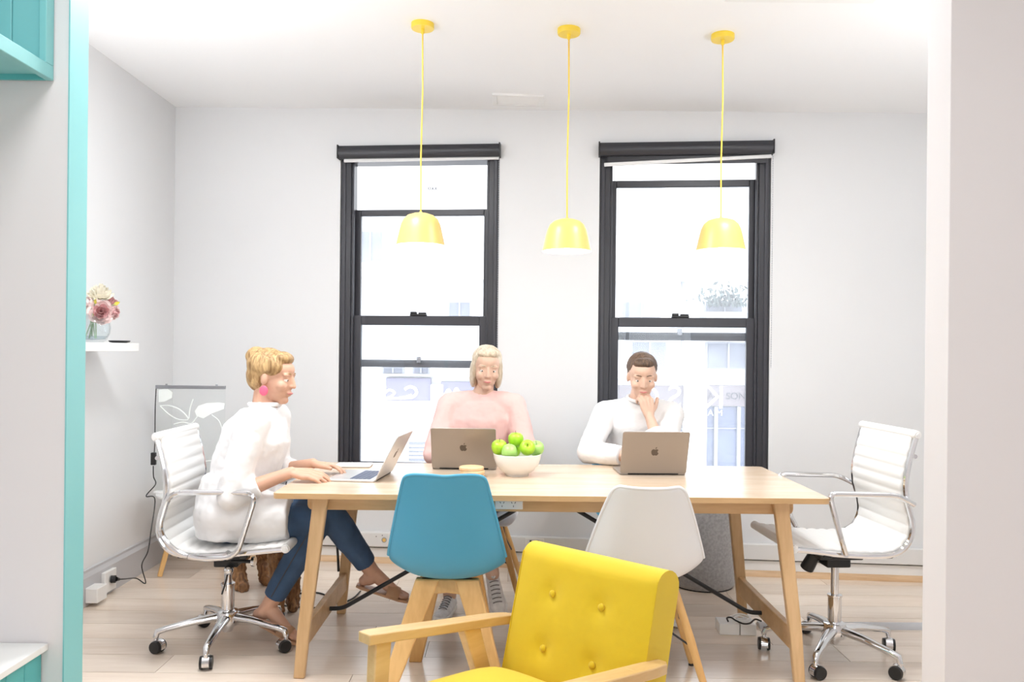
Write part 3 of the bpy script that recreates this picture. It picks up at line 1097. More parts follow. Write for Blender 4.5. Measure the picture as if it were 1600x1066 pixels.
        h.rings(hood)
        cas = h.build('caster', M_CHROME, r, 40)
        for q_ in (-1, 1):
            MB().cyl(w + cs * (q_ * 0.0145) + V((0, 0, 0.028)), w + cs * (q_ * 0.025) + V((0, 0, 0.028)), 0.028, 0.0255, 20).build('wheel', M_BLACK, cas)
    return r


make_office_chair('white ribbed office chair on chrome base, the seated blond woman sits in it', (-1.25, 3.55, 0), R(2), 0.457, 57 - 2, 'loop', 'lever')
make_office_chair('empty white ribbed office chair on chrome base at the right end of the table', (1.41, 3.47, 0), R(183), 0.503, 90 - 183, 'open', 'drum')


# ================================================================ SHELL CHAIRS
def shell_rows(pr, ncol=13):
    rows = []
    n = len(pr)
    for i, (y_, z_, hw, lift) in enumerate(pr):
        a_, b_ = pr[max(i - 1, 0)], pr[min(i + 1, n - 1)]
        t = V((0, b_[0] - a_[0], b_[1] - a_[1])).normalized()
        nn = V((0, t.z, -t.y))
        row_ = []
        for k in range(ncol):
            u = -1 + 2 * k / (ncol - 1)
            row_.append(V((hw * math.sin(u * math.pi / 2) * (0.35 + 0.65 * abs(u)) if False else hw * u, y_, z_)) + nn * lift * abs(u) ** 2.6)
        rows.append(row_)
    return rows


TEAL_PROF = [(.225, .425, .17, .0), (.20, .44, .20, .005), (.13, .445, .215, .02), (.04, .437, .221, .04), (-.05, .434, .223, .06), (-.12, .445, .224, .075), (-.170, .48, .223, .078), (-.195, .53, .219, .07), (-.207, .60, .206, .055), (-.222, .69, .186, .04), (-.240, .78, .165, .028), (-.252, .835, .152, .02), (-.256, .853, .143, .018)]
WHITE_PROF = [(.225, .42, .17, .0), (.20, .438, .20, .005), (.13, .443, .215, .025), (.04, .432, .222, .05), (-.05, .43, .224, .075), (-.12, .442, .225, .09), (-.165, .475, .224, .092), (-.188, .53, .218, .085), (-.20, .60, .200, .07), (-.215, .68, .176, .052), (-.232, .755, .150, .036), (-.243, .80, .132, .026), (-.247, .815, .110, .022)]


def shell_chair(label, kind, loc, rz):
    r = thing('shell_chair', label, 'chair', loc, rz, 'moulded shell chairs around the table')
    rows = shell_rows(TEAL_PROF if kind == 'teal' else WHITE_PROF)
    if kind == 'teal':      # dipped top edge, raised shoulders
        for i, dz in ((-1, 0.005), (-2, 0.003), (-3, 0.001)):
            for k, p in enumerate(rows[i]):
                u = abs(-1 + 2 * k / 12)
                p.z += dz * (math.sin(u * math.pi) ** 1.0) - (0.006 if u > 0.99 and i == -1 else 0)
    MB().grid(rows).build('shell', M_TEALP if kind == 'teal' else M_WHITEP, r, 80, sub=2, solid=0.011)
    edge = [rw_[0] for rw_ in rows[6:]] + rows[-1][1:-1] + [rw_[-1] for rw_ in rows[:5:-1]]
    edge = [edge[0]] + [(edge[i_ - 1] + edge[i_] * 4 + edge[i_ + 1]) / 6 for i_ in range(1, len(edge) - 1)] + [edge[-1]]
    MB().tube(spline(edge, 4), 0.0072, 8).build('rolled_rim', M_TEALP if kind == 'teal' else M_WHITEP, r, 80)
    if kind == 'teal':
        for sx in (-1, 1):
            for sy in (-1, 1):
                l = MB()
                pts = [V((sx * 0.075, sy * 0.085 + 0.0, 0.437)), V((sx * (0.222 if sy < 0 else 0.160), sy * 0.215, 0.0))]
                l.rings([[p + V((a_ * w_ / 2, b_ * d_ / 2, 0)) for a_, b_ in ((-1, -1), (1, -1), (1, 1), (-1, 1))] for p, w_, d_ in zip(pts, (0.092, 0.054), (0.04, 0.034))])
                l.build('leg', M_BEECH, r, bevel=0.006, seg=3)
        for sy in (-1, 1):
            MB().prism([(-0.10, sy * 0.085 - 0.015, 0.437), (0.10, sy * 0.085 - 0.015, 0.437), (0.125, sy * 0.10 - 0.015, 0.362), (0.06, sy * 0.10 - 0.015, 0.382), (0, sy * 0.10 - 0.015, 0.389), (-0.06, sy * 0.10 - 0.015, 0.382), (-0.125, sy * 0.10 - 0.015, 0.362)], (0, 0.03, 0)).build('cross_frame', M_BEECH, r, bevel=0.004)
        MB().box((-0.07, -0.06, 0.418), (0.07, 0.08, 0.430)).build('mounting_plate', M_BLACK, r, bevel=0.004)
    else:
        tops, bots = {}, {}
        for sx in (-1, 1):
            for sy in (-1, 1):
                t_, b_ = V((sx * 0.115, sy * 0.10 + 0.01, 0.415)), V((sx * 0.235, sy * 0.205 + 0.01, 0.012))
                l = MB().tube([t_, t_.lerp(b_, 0.45), b_], [0.014, 0.0175, 0.0115], 12).build('leg', M_BEECH, r)
                MB().cyl(b_ - V((0, 0, 0.012)), b_ + V((0, 0, 0.004)), 0.0115, n=12).build('foot_tip', M_BLACK, l)
                tops[sx, sy], bots[sx, sy] = t_, b_
        w_ = MB()
        for sx, sy, ex, ey in ((-1, -1, 1, -1), (1, -1, 1, 1), (1, 1, -1, 1), (-1, 1, -1, -1)):
            w_.tube([tops[sx, sy].lerp(bots[sx, sy], 0.05), tops[ex, ey].lerp(bots[ex, ey], 0.52)], 0.004, 6)
            w_.tube([tops[ex, ey].lerp(bots[ex, ey], 0.05), tops[sx, sy].lerp(bots[sx, sy], 0.52)], 0.004, 6)
        w_.box((-0.12, -0.10, 0.408), (0.12, 0.12, 0.42))
        w_.build('wire_brace', M_BLKMET, r)
    return r


shell_chair('teal moulded chair with chunky timber legs on the near side of the table', 'teal', (-0.238, 3.16, 0), R(-1))
shell_chair('white moulded chair with dowel legs on the near side, behind the yellow armchair', 'white', (0.520, 3.16, 0), R(-3))
shell_chair('white moulded chair on the far side, under the person in pink', 'white', (-0.17, 4.30, 0), R(178))
shell_chair('teal moulded chair on the far side, under the person holding their chin', 'teal', (0.66, 4.30, 0), R(184))

# ================================================================ YELLOW ARMCHAIR
ac = thing('armchair', 'yellow buttoned retro armchair with timber arms in the foreground', 'armchair', (0.02, 2.13, 0), R(-43))
# back cushion: profile swept across, with four buttons pulled in
pb, pt_ = V((0.015, 0.232, 0.30)), V((0.015, 0.345, 0.722))
t = (pt_ - pb).normalized()
nf = V((0, -t.z, t.y))           # towards the sitter
th = 0.112
Hh = (pt_ - pb).length
prof = []
nfz = 26
for k in range(nfz + 1):
    prof.append((0.5, k / nfz * (1 - 0.055 / Hh * 1.0)))
for k in range(1, 9):
    a_ = math.pi * k / 9
    prof.append((0.5 * math.cos(a_), (1 - 0.055 / Hh) + 0.045 / Hh * math.sin(a_)))
for k in range(nfz // 2, -1, -1):
    prof.append((-0.5, k / (nfz // 2) * (1 - 0.055 / Hh)))
HWB = 0.245
buttons = [(-0.105, 0.66), (0.075, 0.66), (-0.105, 0.30), (0.075, 0.30)]
ncol = 45
rows = []
for off, h in prof:
    rw = []
    for c in range(ncol):
        x_ = -HWB + 2 * HWB * c / (ncol - 1)
        p = pb + t * (Hh * h) + nf * (off * th)
        p.x = x_ + 0.015
        if off == 0.5:
            d = 0
            for bx, bh in buttons:
                q2 = ((x_ - bx) / 0.022) ** 2 + ((h - bh) * Hh / 0.022) ** 2
                d += 0.010 * math.exp(-q2 * 0.5) + 0.004 * math.exp(-q2 * 0.06)
            bulge = 0.008 * (1 - (x_ / HWB) ** 4)
            p += nf * (bulge - d)
        rw.append(p)
    rows.append(rw)
bk = MB().grid(rows)
n = len(rows)
bk._add([r_[0] for r_ in rows], [tuple(range(n))])
bk._add([r_[-1] for r_ in rows], [tuple(range(n))[::-1]])
bk._add([rows[0][0], rows[0][-1], rows[-1][-1], rows[-1][0]], [(0, 1, 2, 3)])
bko = bk.build('back_cushion', M_YELF, ac, 50)
for bx, bh in buttons:
    p = pb + t * (Hh * bh) + nf * (th * 0.5 - 0.001)
    p.x = bx + 0.015
    rot = nf.to_track_quat('Z', 'Y').to_matrix()
    MB().ball(p, (0.0105, 0.0105, 0.007), 16, 8, rot).build('button', M_YELF, bko)
for e in (-1, 1):
    sp = MB()
    pp = [pb + t * (Hh * h) + nf * (0.5 * th + 0.001) + V((e * (HWB - 0.001), 0, 0)) for h in [i / 12 * 0.9 for i in range(13)]]
    sp.tube(pp, 0.0018, 5)
    sp.build('seam_piping', M_YELF, bko)
# seat cushion
rows = []
ny, nx = 20, 20
for j in range(ny + 1):
    rw = []
    for i in range(nx + 1):
        u, v_ = -1 + 2 * i / nx, -1 + 2 * j / ny
        crown = (1 - abs(u) ** 5) ** 0.5 * (1 - abs(v_) ** 5) ** 0.5 if abs(u) < 1 and abs(v_) < 1 else 0
        rw.append(V((u * 0.25, -0.07 + v_ * 0.245, 0.335 + 0.085 * crown + 0.012 * (1 - u * u) * (1 - v_ * v_) - 0.02 * v_)))
    rows.append(rw)
sc_ = MB().grid(rows)
sc_.box((-0.25, -0.315, 0.27), (0.25, 0.175, 0.34))
sc_.build('seat_cushion', M_YELF, ac, 50)
MB().box((-0.255, -0.29, 0.225), (0.255, 0.20, 0.272)).build('seat_frame', M_ARM, ac, bevel=0.006)
for sx in (-1, 1):
    x_ = sx * 0.283
    path = [(-0.288, 0.549), (-0.26, 0.547), (0.0, 0.511), (0.20, 0.484), (0.262, 0.474), (0.285, 0.470)]
    ws = [0.050, 0.056, 0.056, 0.054, 0.044, 0.026]
    dx = [0.0, 0, 0, 0, -0.004 * sx, -0.012 * sx]
    rs = [[V((x_ + d_ + a_ * w_ / 2, y_, z_ + b_ * 0.014)) for a_, b_ in ((-1, -1), (1, -1), (1, 1), (-1, 1))] for (y_, z_), w_, d_ in zip(path, ws, dx)]
    MB().rings(rs).build('arm', M_ARM, ac, 30, bevel=0.003)
    MB().bar((x_, -0.235, 0.54), (x_, -0.265, 0.0), 0.036, 0.055, (0, 1, 0), 0.030, 0.036).build('front_leg', M_ARM, ac, bevel=0.004)
    MB().bar((x_, 0.09, 0.50), (x_, 0.275, 0.0), 0.036, 0.062, (0, 1, 0), 0.030, 0.036).build('rear_leg', M_ARM, ac, bevel=0.004)
    MB().bar((x_ - sx * 0.012, -0.25, 0.25), (x_ - sx * 0.012, 0.19, 0.245), 0.024, 0.045).build('side_rail', M_ARM, ac, bevel=0.004)

# ================================================================ ON THE TABLE
TZ = 0.745


def emblem(parent, m, sc):
    body = [(0, .28), (.12, .34), (.25, .35), (.36, .30), (.42, .22), (.35, .15), (.31, .05), (.32, -.05), (.37, -.13), (.46, -.19), (.42, -.30), (.34, -.43), (.24, -.52), (.14, -.53), (0, -.48), (-.14, -.53), (-.24, -.52), (-.36, -.42), (-.45, -.25), (-.49, -.05), (-.47, .12), (-.40, .25), (-.28, .34), (-.14, .34)]
    leaf = [(0.02, .40), (0.03, .52), (0.10, .62), (0.20, .67), (0.20, .57), (0.14, .47)]
    e = MB()
    for poly in (body, leaf):
        e.prism([(x_ * sc, z_ * sc, 0) for x_, z_ in poly], (0, 0, 0.0012), m)
    o = e.build('emblem', M_LOGO, parent, 0)
    o['label'] = 'dark apple-shaped emblem with a bite'
    return o


def laptop(label, loc, rz, tilt, mat, w=0.306, d=0.213):
    """hinge along x at the origin; keyboard lies towards +y, lid leans back towards -y"""
    r = thing('laptop', label, 'laptop', loc, rz, 'open laptops on the table')
    MB().prism(rounded_rect(w / 2, d / 2, 0.012, 0.0), (0, 0, 0.0085), Matrix.Translation((0, d / 2, 0.001))).build('base', mat, r, bevel=0.002)
    kb = MB()
    for j in range(5):
        for i in range(12):
            x_, y_ = -w * 0.42 + i * w * 0.07 + w * 0.035, d * 0.16 + j * 0.0185
            kb.box((x_ - 0.0085, y_ - 0.0075, 0.0095), (x_ + 0.0085, y_ + 0.0075, 0.0108))
    kb.build('keyboard', M_KEYS, r, 0)
    MB().box((-0.05, d * 0.62, 0.0094), (0.05, d * 0.95, 0.0099)).build('trackpad', mat, r, 0)
    MB().cyl((-w * 0.38, 0.0, 0.008), (w * 0.38, 0.0, 0.008), 0.006, n=10).build('hinge', M_BLACK, r)
    m = Matrix.Translation((0, 0.0, 0.009)) @ Matrix.Rotation(R(90 - tilt) * -1 + R(180), 4, 'X')
    # lid plane: local y runs up the lid
    ax = V((0, -math.sin(R(tilt)), math.cos(R(tilt))))
    nb = V((0, -math.cos(R(tilt)), -math.sin(R(tilt))))     # outside face
    m = Matrix(((1, 0, nb.x, 0), (0, ax.y, nb.y, 0.0), (0, ax.z, nb.z, 0.009), (0, 0, 0, 1)))
    lid = MB().prism(rounded_rect(w / 2, d / 2, 0.010, 0.0), (0, 0, 0.005), m @ Matrix.Translation((0, d / 2, 0))).build('lid', mat, r, bevel=0.0015)
    MB().box((-w / 2 + 0.008, 0.010, -0.0008), (w / 2 - 0.008, d - 0.008, 0.0), m).build('screen', M_SCREEN, lid, 0)
    emblem(lid, m @ Matrix.Translation((0, d * 0.53, 0.0048)), 0.036)
    return r


p = G(725, 734, TZ)
laptop('bronze laptop with its lid towards us, left of the bowl of apples', (p.x, p.y, TZ), R(-1), 22, M_ALU)
p = G(1020, 742.5, TZ)
laptop('bronze laptop with its lid towards us, in front of the person holding their chin', (p.x, p.y, TZ), R(2), 20, M_ALU, 0.308)
laptop('silver laptop seen from the side, under the blond woman\'s hand', (-0.568, 3.565, TZ), R(84), 27, M_ALUS, 0.29)

nbk = thing('tablet', 'closed slim white tablet lying behind the silver laptop', 'tablet', (-0.765, 3.905, TZ), R(2))
MB().prism(rounded_rect(0.085, 0.06, 0.01, 0.002), (0, 0, 0.008)).build('cover', M_OUTLET, nbk, bevel=0.002)
MB().prism(rounded_rect(0.083, 0.058, 0.01, 0.0), (0, 0, 0.0025)).build('underside', M_BLACK, nbk)

cp = V((-0.175, 3.60, TZ))
for i, (dx, dy, lab) in enumerate(((0.0, 0.0, 'round timber coaster at the bottom of the stack by the bronze laptop'), (0.002, -0.001, 'round timber coaster in the middle of the stack by the bronze laptop'), (-0.002, 0.002, 'round pale timber coaster on top of the stack by the bronze laptop'))):
    c = MB().lathe([(0, 0), (0.053, 0), (0.056, 0.003), (0.056, 0.0125), (0.053, 0.0155), (0, 0.0155)], n=36).build('coaster', M_CORK, None, 30)
    c.location = cp + V((dx, dy, 0.0002 + i * 0.0159))
    tag(c, lab, 'coaster', 'stacked timber coasters')

bp = G(808, 745, TZ)
bc = V((bp.x, bp.y + 0.045, TZ))
bw = thing('fruit_bowl', 'white ceramic bowl piled with green apples on the table', 'bowl', bc)
MB().lathe([(0.0, 0.006), (0.045, 0.0), (0.052, 0.0), (0.054, 0.008), (0.075, 0.022), (0.097, 0.05), (0.107, 0.078), (0.110, 0.098), (0.107, 0.099), (0.103, 0.078), (0.092, 0.05), (0.07, 0.025), (0.04, 0.014), (0, 0.013)], n=48).build('bowl_body', M_BOWL, bw, 50)
AP = []
for px, py, dy, mat, tilt_, lab in ((780, 699, -0.02, 0, 15, 'green apple at the left rim of the white bowl'), (806, 687, 0.015, 0, 6, 'green apple on top of the pile in the white bowl'),
                                    (824, 700, -0.04, 0, 62, 'green apple with its stalk end facing us in the bowl'), (796, 706, -0.06, 1, 150, 'pale green apple at the front of the bowl, low at the rim'),
                                    (838, 701, 0.02, 1, 30, 'pale green apple at the right rim of the white bowl'), (803, 702, 0.065, 0, 20, 'green apple at the back of the pile in the bowl')):
    q_ = U(px, py, bc.y + dy)
    r = thing('apple', lab, 'apple', q_, 0, 'green apples in the bowl')
    prof_ = [(0.0, -0.026), (0.008, -0.030), (0.018, -0.031), (0.028, -0.024), (0.0345, -0.008), (0.036, 0.006), (0.033, 0.019), (0.024, 0.028), (0.014, 0.030), (0.006, 0.026), (0.0, 0.020)]
    mm = Matrix.Rotation(R(tilt_), 4, 'X') @ Matrix.Rotation(px, 4, 'Z')
    MB().lathe(prof_, n=28, m=mm).build('flesh', M_APPLE2 if mat else M_APPLE, r, 80)
    MB().tube([mm @ V(z_) for z_ in ((0, 0, 0.02), (0.001, 0, 0.03), (0.004, 0.001, 0.041))], 0.0013, 6).build('stalk', M_STEM, r)

# ================================================================ PENDANT LAMPS
for px, pyb, pyt, lab in ((657, 384, 41, 'yellow pendant lamp nearest the left wall, in front of the left window'), (885.5, 393, 52, 'yellow pendant lamp between the two windows, above the apples'), (1126, 392, 60, 'yellow pendant lamp hanging in front of the right window')):
    PY = 3.65
    b_ = U(px, pyb, PY)
    x_, zb = b_.x, b_.z
    zc = ceil_z(x_)
    r = thing('pendant_lamp', lab, 'lamp', (x_, PY, zc), 0, 'yellow pendant lamps over the table')
    h = zb - zc
    MB().lathe([(0, 0.012), (0.052, 0.012), (0.0525, -0.020), (0.050, -0.024), (0.008, -0.025), (0.007, -0.045), (0.004, -0.048), (0, -0.048)], n=32).build('canopy', M_YELK, r)
    MB().tube([(0, 0, -0.04), (0.003, 0, -0.3), (-0.002, 0, h * 0.6), (0, 0, h + 0.15)], 0.0036, 8).build('cord', M_YELC, r)
    out = [(0.0, 0.156), (0.005, 0.156), (0.009, 0.1485), (0.034, 0.146), (0.060, 0.137), (0.079, 0.120), (0.090, 0.096), (0.097, 0.068), (0.104, 0.036), (0.112, 0.0)]
    sh = MB().lathe([(a_, h + c_) for a_, c_ in out], n=48).build('shade', M_YEL, r, 60)
    inn = [(0.1115, 0.0003), (0.1025, 0.036), (0.0955, 0.068), (0.0885, 0.095), (0.077, 0.118), (0.058, 0.135), (0.03, 0.1435), (0.0, 0.144)]
    MB().lathe([(a_, h + c_) for a_, c_ in inn], n=48).build('shade_lining', M_SHADEIN, sh, 60)
    bl = MB().cyl((0, 0, h + 0.085), (0, 0, h + 0.137), 0.018, n=16).build('bulb_holder', M_SHADEIN, r)
    MB().ball((0, 0, h + 0.048), 0.036, 20, 12).build('bulb', M_BULB, bl)
    L_ = bpy.data.lights.new('pendant_light', 'POINT')
    L_.energy = 2.5
    L_.color = (1.0, 0.93, 0.82)
    L_.shadow_soft_size = 0.04
    lo = bpy.data.objects.new('pendant_light', L_)
    COL.objects.link(lo)
    lo.parent = r
    lo.location = (0, 0, h - 0.005)

# ceiling vent
v0 = ceil_z(0.02)
vt = thing('ceiling_vent', 'small white air vent in the ceiling near the windows', 'vent', (0.02, 4.69, v0))
vt.rotation_euler = (0, math.atan(0.0271), 0)
MB().box((-0.15, -0.10, -0.012), (0.15, -0.078, 0.01)).box((-0.15, 0.078, -0.012), (0.15, 0.10, 0.01)).box((-0.15, -0.078, -0.012), (-0.122, 0.078, 0.01)).box((0.122, -0.078, -0.012), (0.15, 0.078, 0.01)).build('vent_frame', M_TRIMW, vt, bevel=0.003)
for k in range(6):
    MB().bar((-0.122, -0.065 + k * 0.026, -0.003), (0.122, -0.065 + k * 0.026, -0.003), 0.018, 0.003, (0, 0.5, 1)).build('vent_slat', M_TRIMW, vt)
# unseen ceiling light panels added as fill, over the near end
for i, (x_, y_) in enumerate(FILL_PANEL_SPOTS):
    z_ = ceil_z(x_)
    r = thing('added_ceiling_panel', ('added ceiling light panel near the aqua cabinet, placed by its shadow', 'added fill panel in the near room ceiling on the right', 'added fill panel in the ceiling over the left end of the table', 'added fill panel in the ceiling over the right end of the table')[i], 'lamp', (x_, y_, z_), 0, 'added ceiling light panels')
    MB().box((-0.30, -0.30, -0.02), (0.30, -0.26, 0.01)).box((-0.30, 0.26, -0.02), (0.30, 0.30, 0.01)).box((-0.30, -0.26, -0.02), (-0.26, 0.26, 0.01)).box((0.26, -0.26, -0.02), (0.30, 0.26, 0.01)).build('panel_frame', M_TRIMW, r)
    MB().box((-0.26, -0.26, -0.012), (0.26, 0.26, -0.008)).build('diffuser', M_FILLP, r, 0)
for i, (x_, y_, z_) in enumerate(FILL_UPLIGHT_SPOTS):
    r = thing('added_uplighter', ('unseen fill uplighter added behind the left side of the opening', 'unseen fill uplighter added behind the right side of the opening')[i], 'lamp', (x_, y_, 0), 0, 'added fill uplighters')
    MB().lathe([(0, 0), (0.14, 0), (0.14, 0.012), (0.03, 0.025), (0, 0.025)], n=32).build('base', M_TRIMW, r)
    MB().cyl((0, 0, 0.02), (0, 0, z_ - 0.10), 0.012, n=14).build('pole', M_TRIMW, r)
    MB().lathe([(0, z_ - 0.11), (0.05, z_ - 0.10), (0.13, z_ - 0.04), (0.17, z_ + 0.03), (0.167, z_ + 0.03), (0.13, z_ - 0.03), (0.05, z_ - 0.085), (0, z_ - 0.09)], n=32).build('bowl_shade', M_TRIMW, r)


# ================================================================ LEFT CORNER
sh = thing('wall_shelf', 'white floating shelf on the left wall carrying the flowers', 'shelf', (-2.16, 3.62, 1.335))
MB().box((0, -0.45, -0.042), (0.235, 0.51, 0.0)).build('shelf_board', M_TRIMW, sh, bevel=0.002)
SZ = 1.335
dish = thing('oval_dish', 'flat black oval dish on the white wall shelf', 'dish', (-1.985, 4.045, SZ + 0.0005))
MB().lathe([(0, 0), (0.6, 0), (0.92, 0.35), (1.0, 0.9), (0.95, 1.0), (0.85, 0.55), (0.5, 0.3), (0, 0.3)], n=36, m=Matrix.Diagonal((0.052, 0.048, 0.012, 1))).build('dish_body', M_BLACK, dish, 60)
VX, VY = -2.045, 3.895
va = thing('glass_vase', 'round clear glass vase of water on the white wall shelf', 'vase', (VX, VY, SZ))
VP = [(0.0, 0.004), (0.045, 0.0), (0.062, 0.012), (0.079, 0.045), (0.083, 0.075), (0.077, 0.105), (0.062, 0.130), (0.056, 0.140)]
MB().lathe(VP + [(0.053, 0.140), (0.059, 0.129), (0.074, 0.104), (0.080, 0.075), (0.076, 0.046), (0.058, 0.016), (0.0, 0.012)], n=40).build('vase_glass', M_VASE, va, 60)
MB().lathe([(0.0, 0.0125), (0.057, 0.017), (0.068, 0.032), (0.0, 0.0321)], n=32).build('water', M_WATER, va, 60)

M_PET_P = plain('dusty_pink_petal', (0.80, 0.52, 0.52), 0.6, vary=0.2, vscale=60)
M_PET_L = plain('pale_blush_petal', (0.88, 0.74, 0.72), 0.6, vary=0.1, vscale=60)
M_PET_C = plain('cream_petal', (0.90, 0.86, 0.74), 0.6, vary=0.08, vscale=60)
M_LEAF = plain('leaf_green', (0.20, 0.33, 0.10), 0.5, vary=0.3, vscale=40)
M_YLEAF = plain('yellow_green_leaf', (0.62, 0.56, 0.06), 0.5)
M_FSTEM = plain('pale_green_stem', (0.34, 0.46, 0.30), 0.5, vary=0.2, vscale=40)


def flower(label, c, d, rad, outer, inner, base):
    """layered cupped petals around direction d; stem down into the vase"""
    c, d = V(c), V(d).normalized()
    r = thing('cut_flower', label, 'flower', base, 0, 'flowers in the glass vase')
    o = V(base)
    rot = d.to_track_quat('Z', 'Y').to_matrix()
    rn = random.Random(label)
    for nm, mat, layers in (('outer_petals', outer, ((7, 1.0, 0.35), (6, 0.82, 0.62))), ('inner_petals', inner, ((6, 0.58, 0.9), (5, 0.36, 1.15), (3, 0.18, 1.3)))):
        mb = MB()
        for n_, sc, cup in layers:
            for i in range(n_):
                a0 = 2 * math.pi * (i + rn.random() * 0.5) / n_
                w_ = 1.25 * math.pi / n_
                rows = []
                for v_ in range(6):
                    tv = v_ / 5
                    row_ = []
                    for u_ in range(6):
                        tu = -1 + 2 * u_ / 5
                        a_ = a0 + tu * w_ * (0.35 + 0.65 * math.sin(math.pi * (0.12 + 0.7 * tv)))
                        rr = rad * sc * math.sin(tv * math.pi / 2 * 1.0) * (1 - 0.10 * tu * tu)
                        zz = rad * (cup * tv ** 1.7 * 0.85 - 0.5 - 0.12 * (tu * tu) * tv + 0.05 * math.sin(5 * tu + i))
                        row_.append(c - o + rot @ V((rr * math.cos(a_), rr * math.sin(a_), zz)))
                    rows.append(row_)
                mb.grid(rows)
        mb.build(nm, mat, r, 80)
    b0 = c - d * rad * 0.5
    foot = V((VX + rn.uniform(-0.03, 0.03), VY + rn.uniform(-0.03, 0.03), SZ + 0.02))
    neck = V((VX, VY, SZ + 0.135)).lerp(b0, 0.35)
    neck.z = SZ + 0.135
    MB().tube([p - o for p in spline([foot, V((VX, VY, SZ + 0.13)).lerp(neck, 0.7), b0], 5)], 0.0028, 6).build('stem', M_FSTEM, r)
    return r


base = (VX, VY, SZ + 0.02)
flower('large dusty pink rose at the front of the vase', U(158, 487, 3.85), (0.5, -1, 0.15), 0.064, M_PET_L, M_PET_P, base)
flower('cream flower at the top of the bouquet', U(157, 455, 3.92), (0.3, -0.5, 1), 0.062, M_PET_C, M_PET_C, base)
flower('blush rose at the right of the bouquet', U(175, 474, 3.95), (1, -0.5, 0.4), 0.046, M_PET_L, M_PET_P, base)
flower('blush rose at the back right of the bouquet', U(180, 489, 3.90), (1, -0.4, -0.1), 0.036, M_PET_L, M_PET_P, base)
flower('white rose at the left of the bouquet', U(137, 474, 3.87), (-0.4, -1, 0.3), 0.052, M_PET_C, M_PET_L, base)
sp_ = thing('leaf_sprig', 'yellow green leaf sprig among the flowers in the vase', 'leaf sprig', base)
tips = [U(190, 471, 3.92), U(150, 469, 3.83), U(146, 492, 3.80)]
for q_ in tips:
    q_ = q_ - V(base)
    n0 = V((0, 0, 0.115))
    MB().tube(spline([(0, 0, 0.01), n0, n0.lerp(q_, 0.8)], 5), 0.0022, 6).build('twig', M_FSTEM, sp_)
    d = (q_ - n0).normalized()
    s_ = d.cross(V((0, 1, 0))).normalized()
    e0 = n0.lerp(q_, 0.72)
    MB().grid([[e0 + d * (0.035 * t_) + s_ * (0.009 * math.sin(math.pi * t_) * u_) + V((0, -0.003 * abs(u_), 0)) for u_ in (-1, 0, 1)] for t_ in (0.02, 0.25, 0.5, 0.75, 0.98)]).build('leaf', M_YLEAF, sp_, 80)

# round side table with timber legs
STX, STY, STZ = -1.79, 4.70, 0.475
st = thing('side_table', 'small round white side table with timber legs in the left corner', 'table', (STX, STY, 0))
MB().lathe([(0, STZ - 0.018), (0.262, STZ - 0.018), (0.27, STZ - 0.012), (0.27, STZ - 0.003), (0.266, STZ), (0, STZ)], n=48).build('table_top', M_TRIMW, st, 40)
for a_ in (205, 85, 325):
    d = V((math.cos(R(a_)), math.sin(R(a_)), 0))
    MB().bar(d * 0.13 + V((0, 0, STZ - 0.018)), d * 0.245, 0.045, 0.032, d, 0.032, 0.026).build('leg', M_BEECH, st, bevel=0.004)
MB().box((-0.16, -0.03, STZ - 0.06), (0.16, 0.03, STZ - 0.018)).box((-0.03, -0.16, STZ - 0.06), (0.03, 0.16, STZ - 0.018)).build('under_frame', M_BEECH, st)

# clear acrylic sign with white line drawing
NY = 4.62
p0, p1 = U(244, 603, NY), U(352, 603, NY)
sg_ = thing('acrylic_sign', 'clear acrylic light panel with white leaf line drawing on the side table', 'sign', ((p0.x + p1.x) / 2, NY, STZ))
hw, hz = (p1.x - p0.x) / 2, p0.z - STZ
MB().box((-hw, -0.004, 0.006), (hw, 0.004, hz - 0.012)).build('acrylic_sheet', M_ACRYL, sg_, 0)
rl = MB().box((-hw, -0.012, hz - 0.016), (hw, 0.012, hz + 0.004)).build('top_rail', M_STEEL, sg_, bevel=0.002)
MB().cyl((-hw + 0.06, 0, hz), (-hw + 0.06, 0, hz + 0.012), 0.006, n=10).cyl((hw - 0.05, 0, hz), (hw - 0.05, 0, hz + 0.012), 0.006, n=10).build('rail_screw', M_STEEL, rl)
MB().box((-hw, -0.022, 0.0), (hw, 0.022, 0.012)).build('foot_rail', M_TRIMW, sg_, bevel=0.002)
so_ = V(sg_.location)


def ln(pts, rad=0.0035):
    q_ = [U(230 + x_ / 5.33, 590 + y_ / 5.33, NY) - so_ + V((0, -0.006, 0)) for x_, y_ in pts]
    MB().tube(spline(q_, 5), rad, 6).build('drawn_line', M_NEON, sg_)


ln([(110, 235), (190, 235), (280, 270), (345, 345), (270, 350), (190, 310), (112, 238)])
ln([(385, 180), (360, 260), (350, 340)])
ln([(225, 388), (300, 372), (370, 382), (420, 325)])
ln([(540, 310), (600, 360), (632, 440)], 0.0025)
ln([(375, 745), (430, 740), (480, 700), (560, 690)])
for pts in ([(100, 100), (170, 90), (215, 125), (210, 170), (150, 200), (100, 205)], [(400, 280), (430, 235), (500, 212), (600, 208), (648, 215), (640, 262), (540, 300), (470, 340), (415, 320)]):
    q_ = [U(230 + x_ / 5.33, 590 + y_ / 5.33, NY) - so_ + V((0, -0.0045, 0)) for x_, y_ in pts]
    MB().prism(q_, (0, -0.003, 0)).build('white_patch', M_NEON, sg_)  # flat white pieces on the face of the sheet

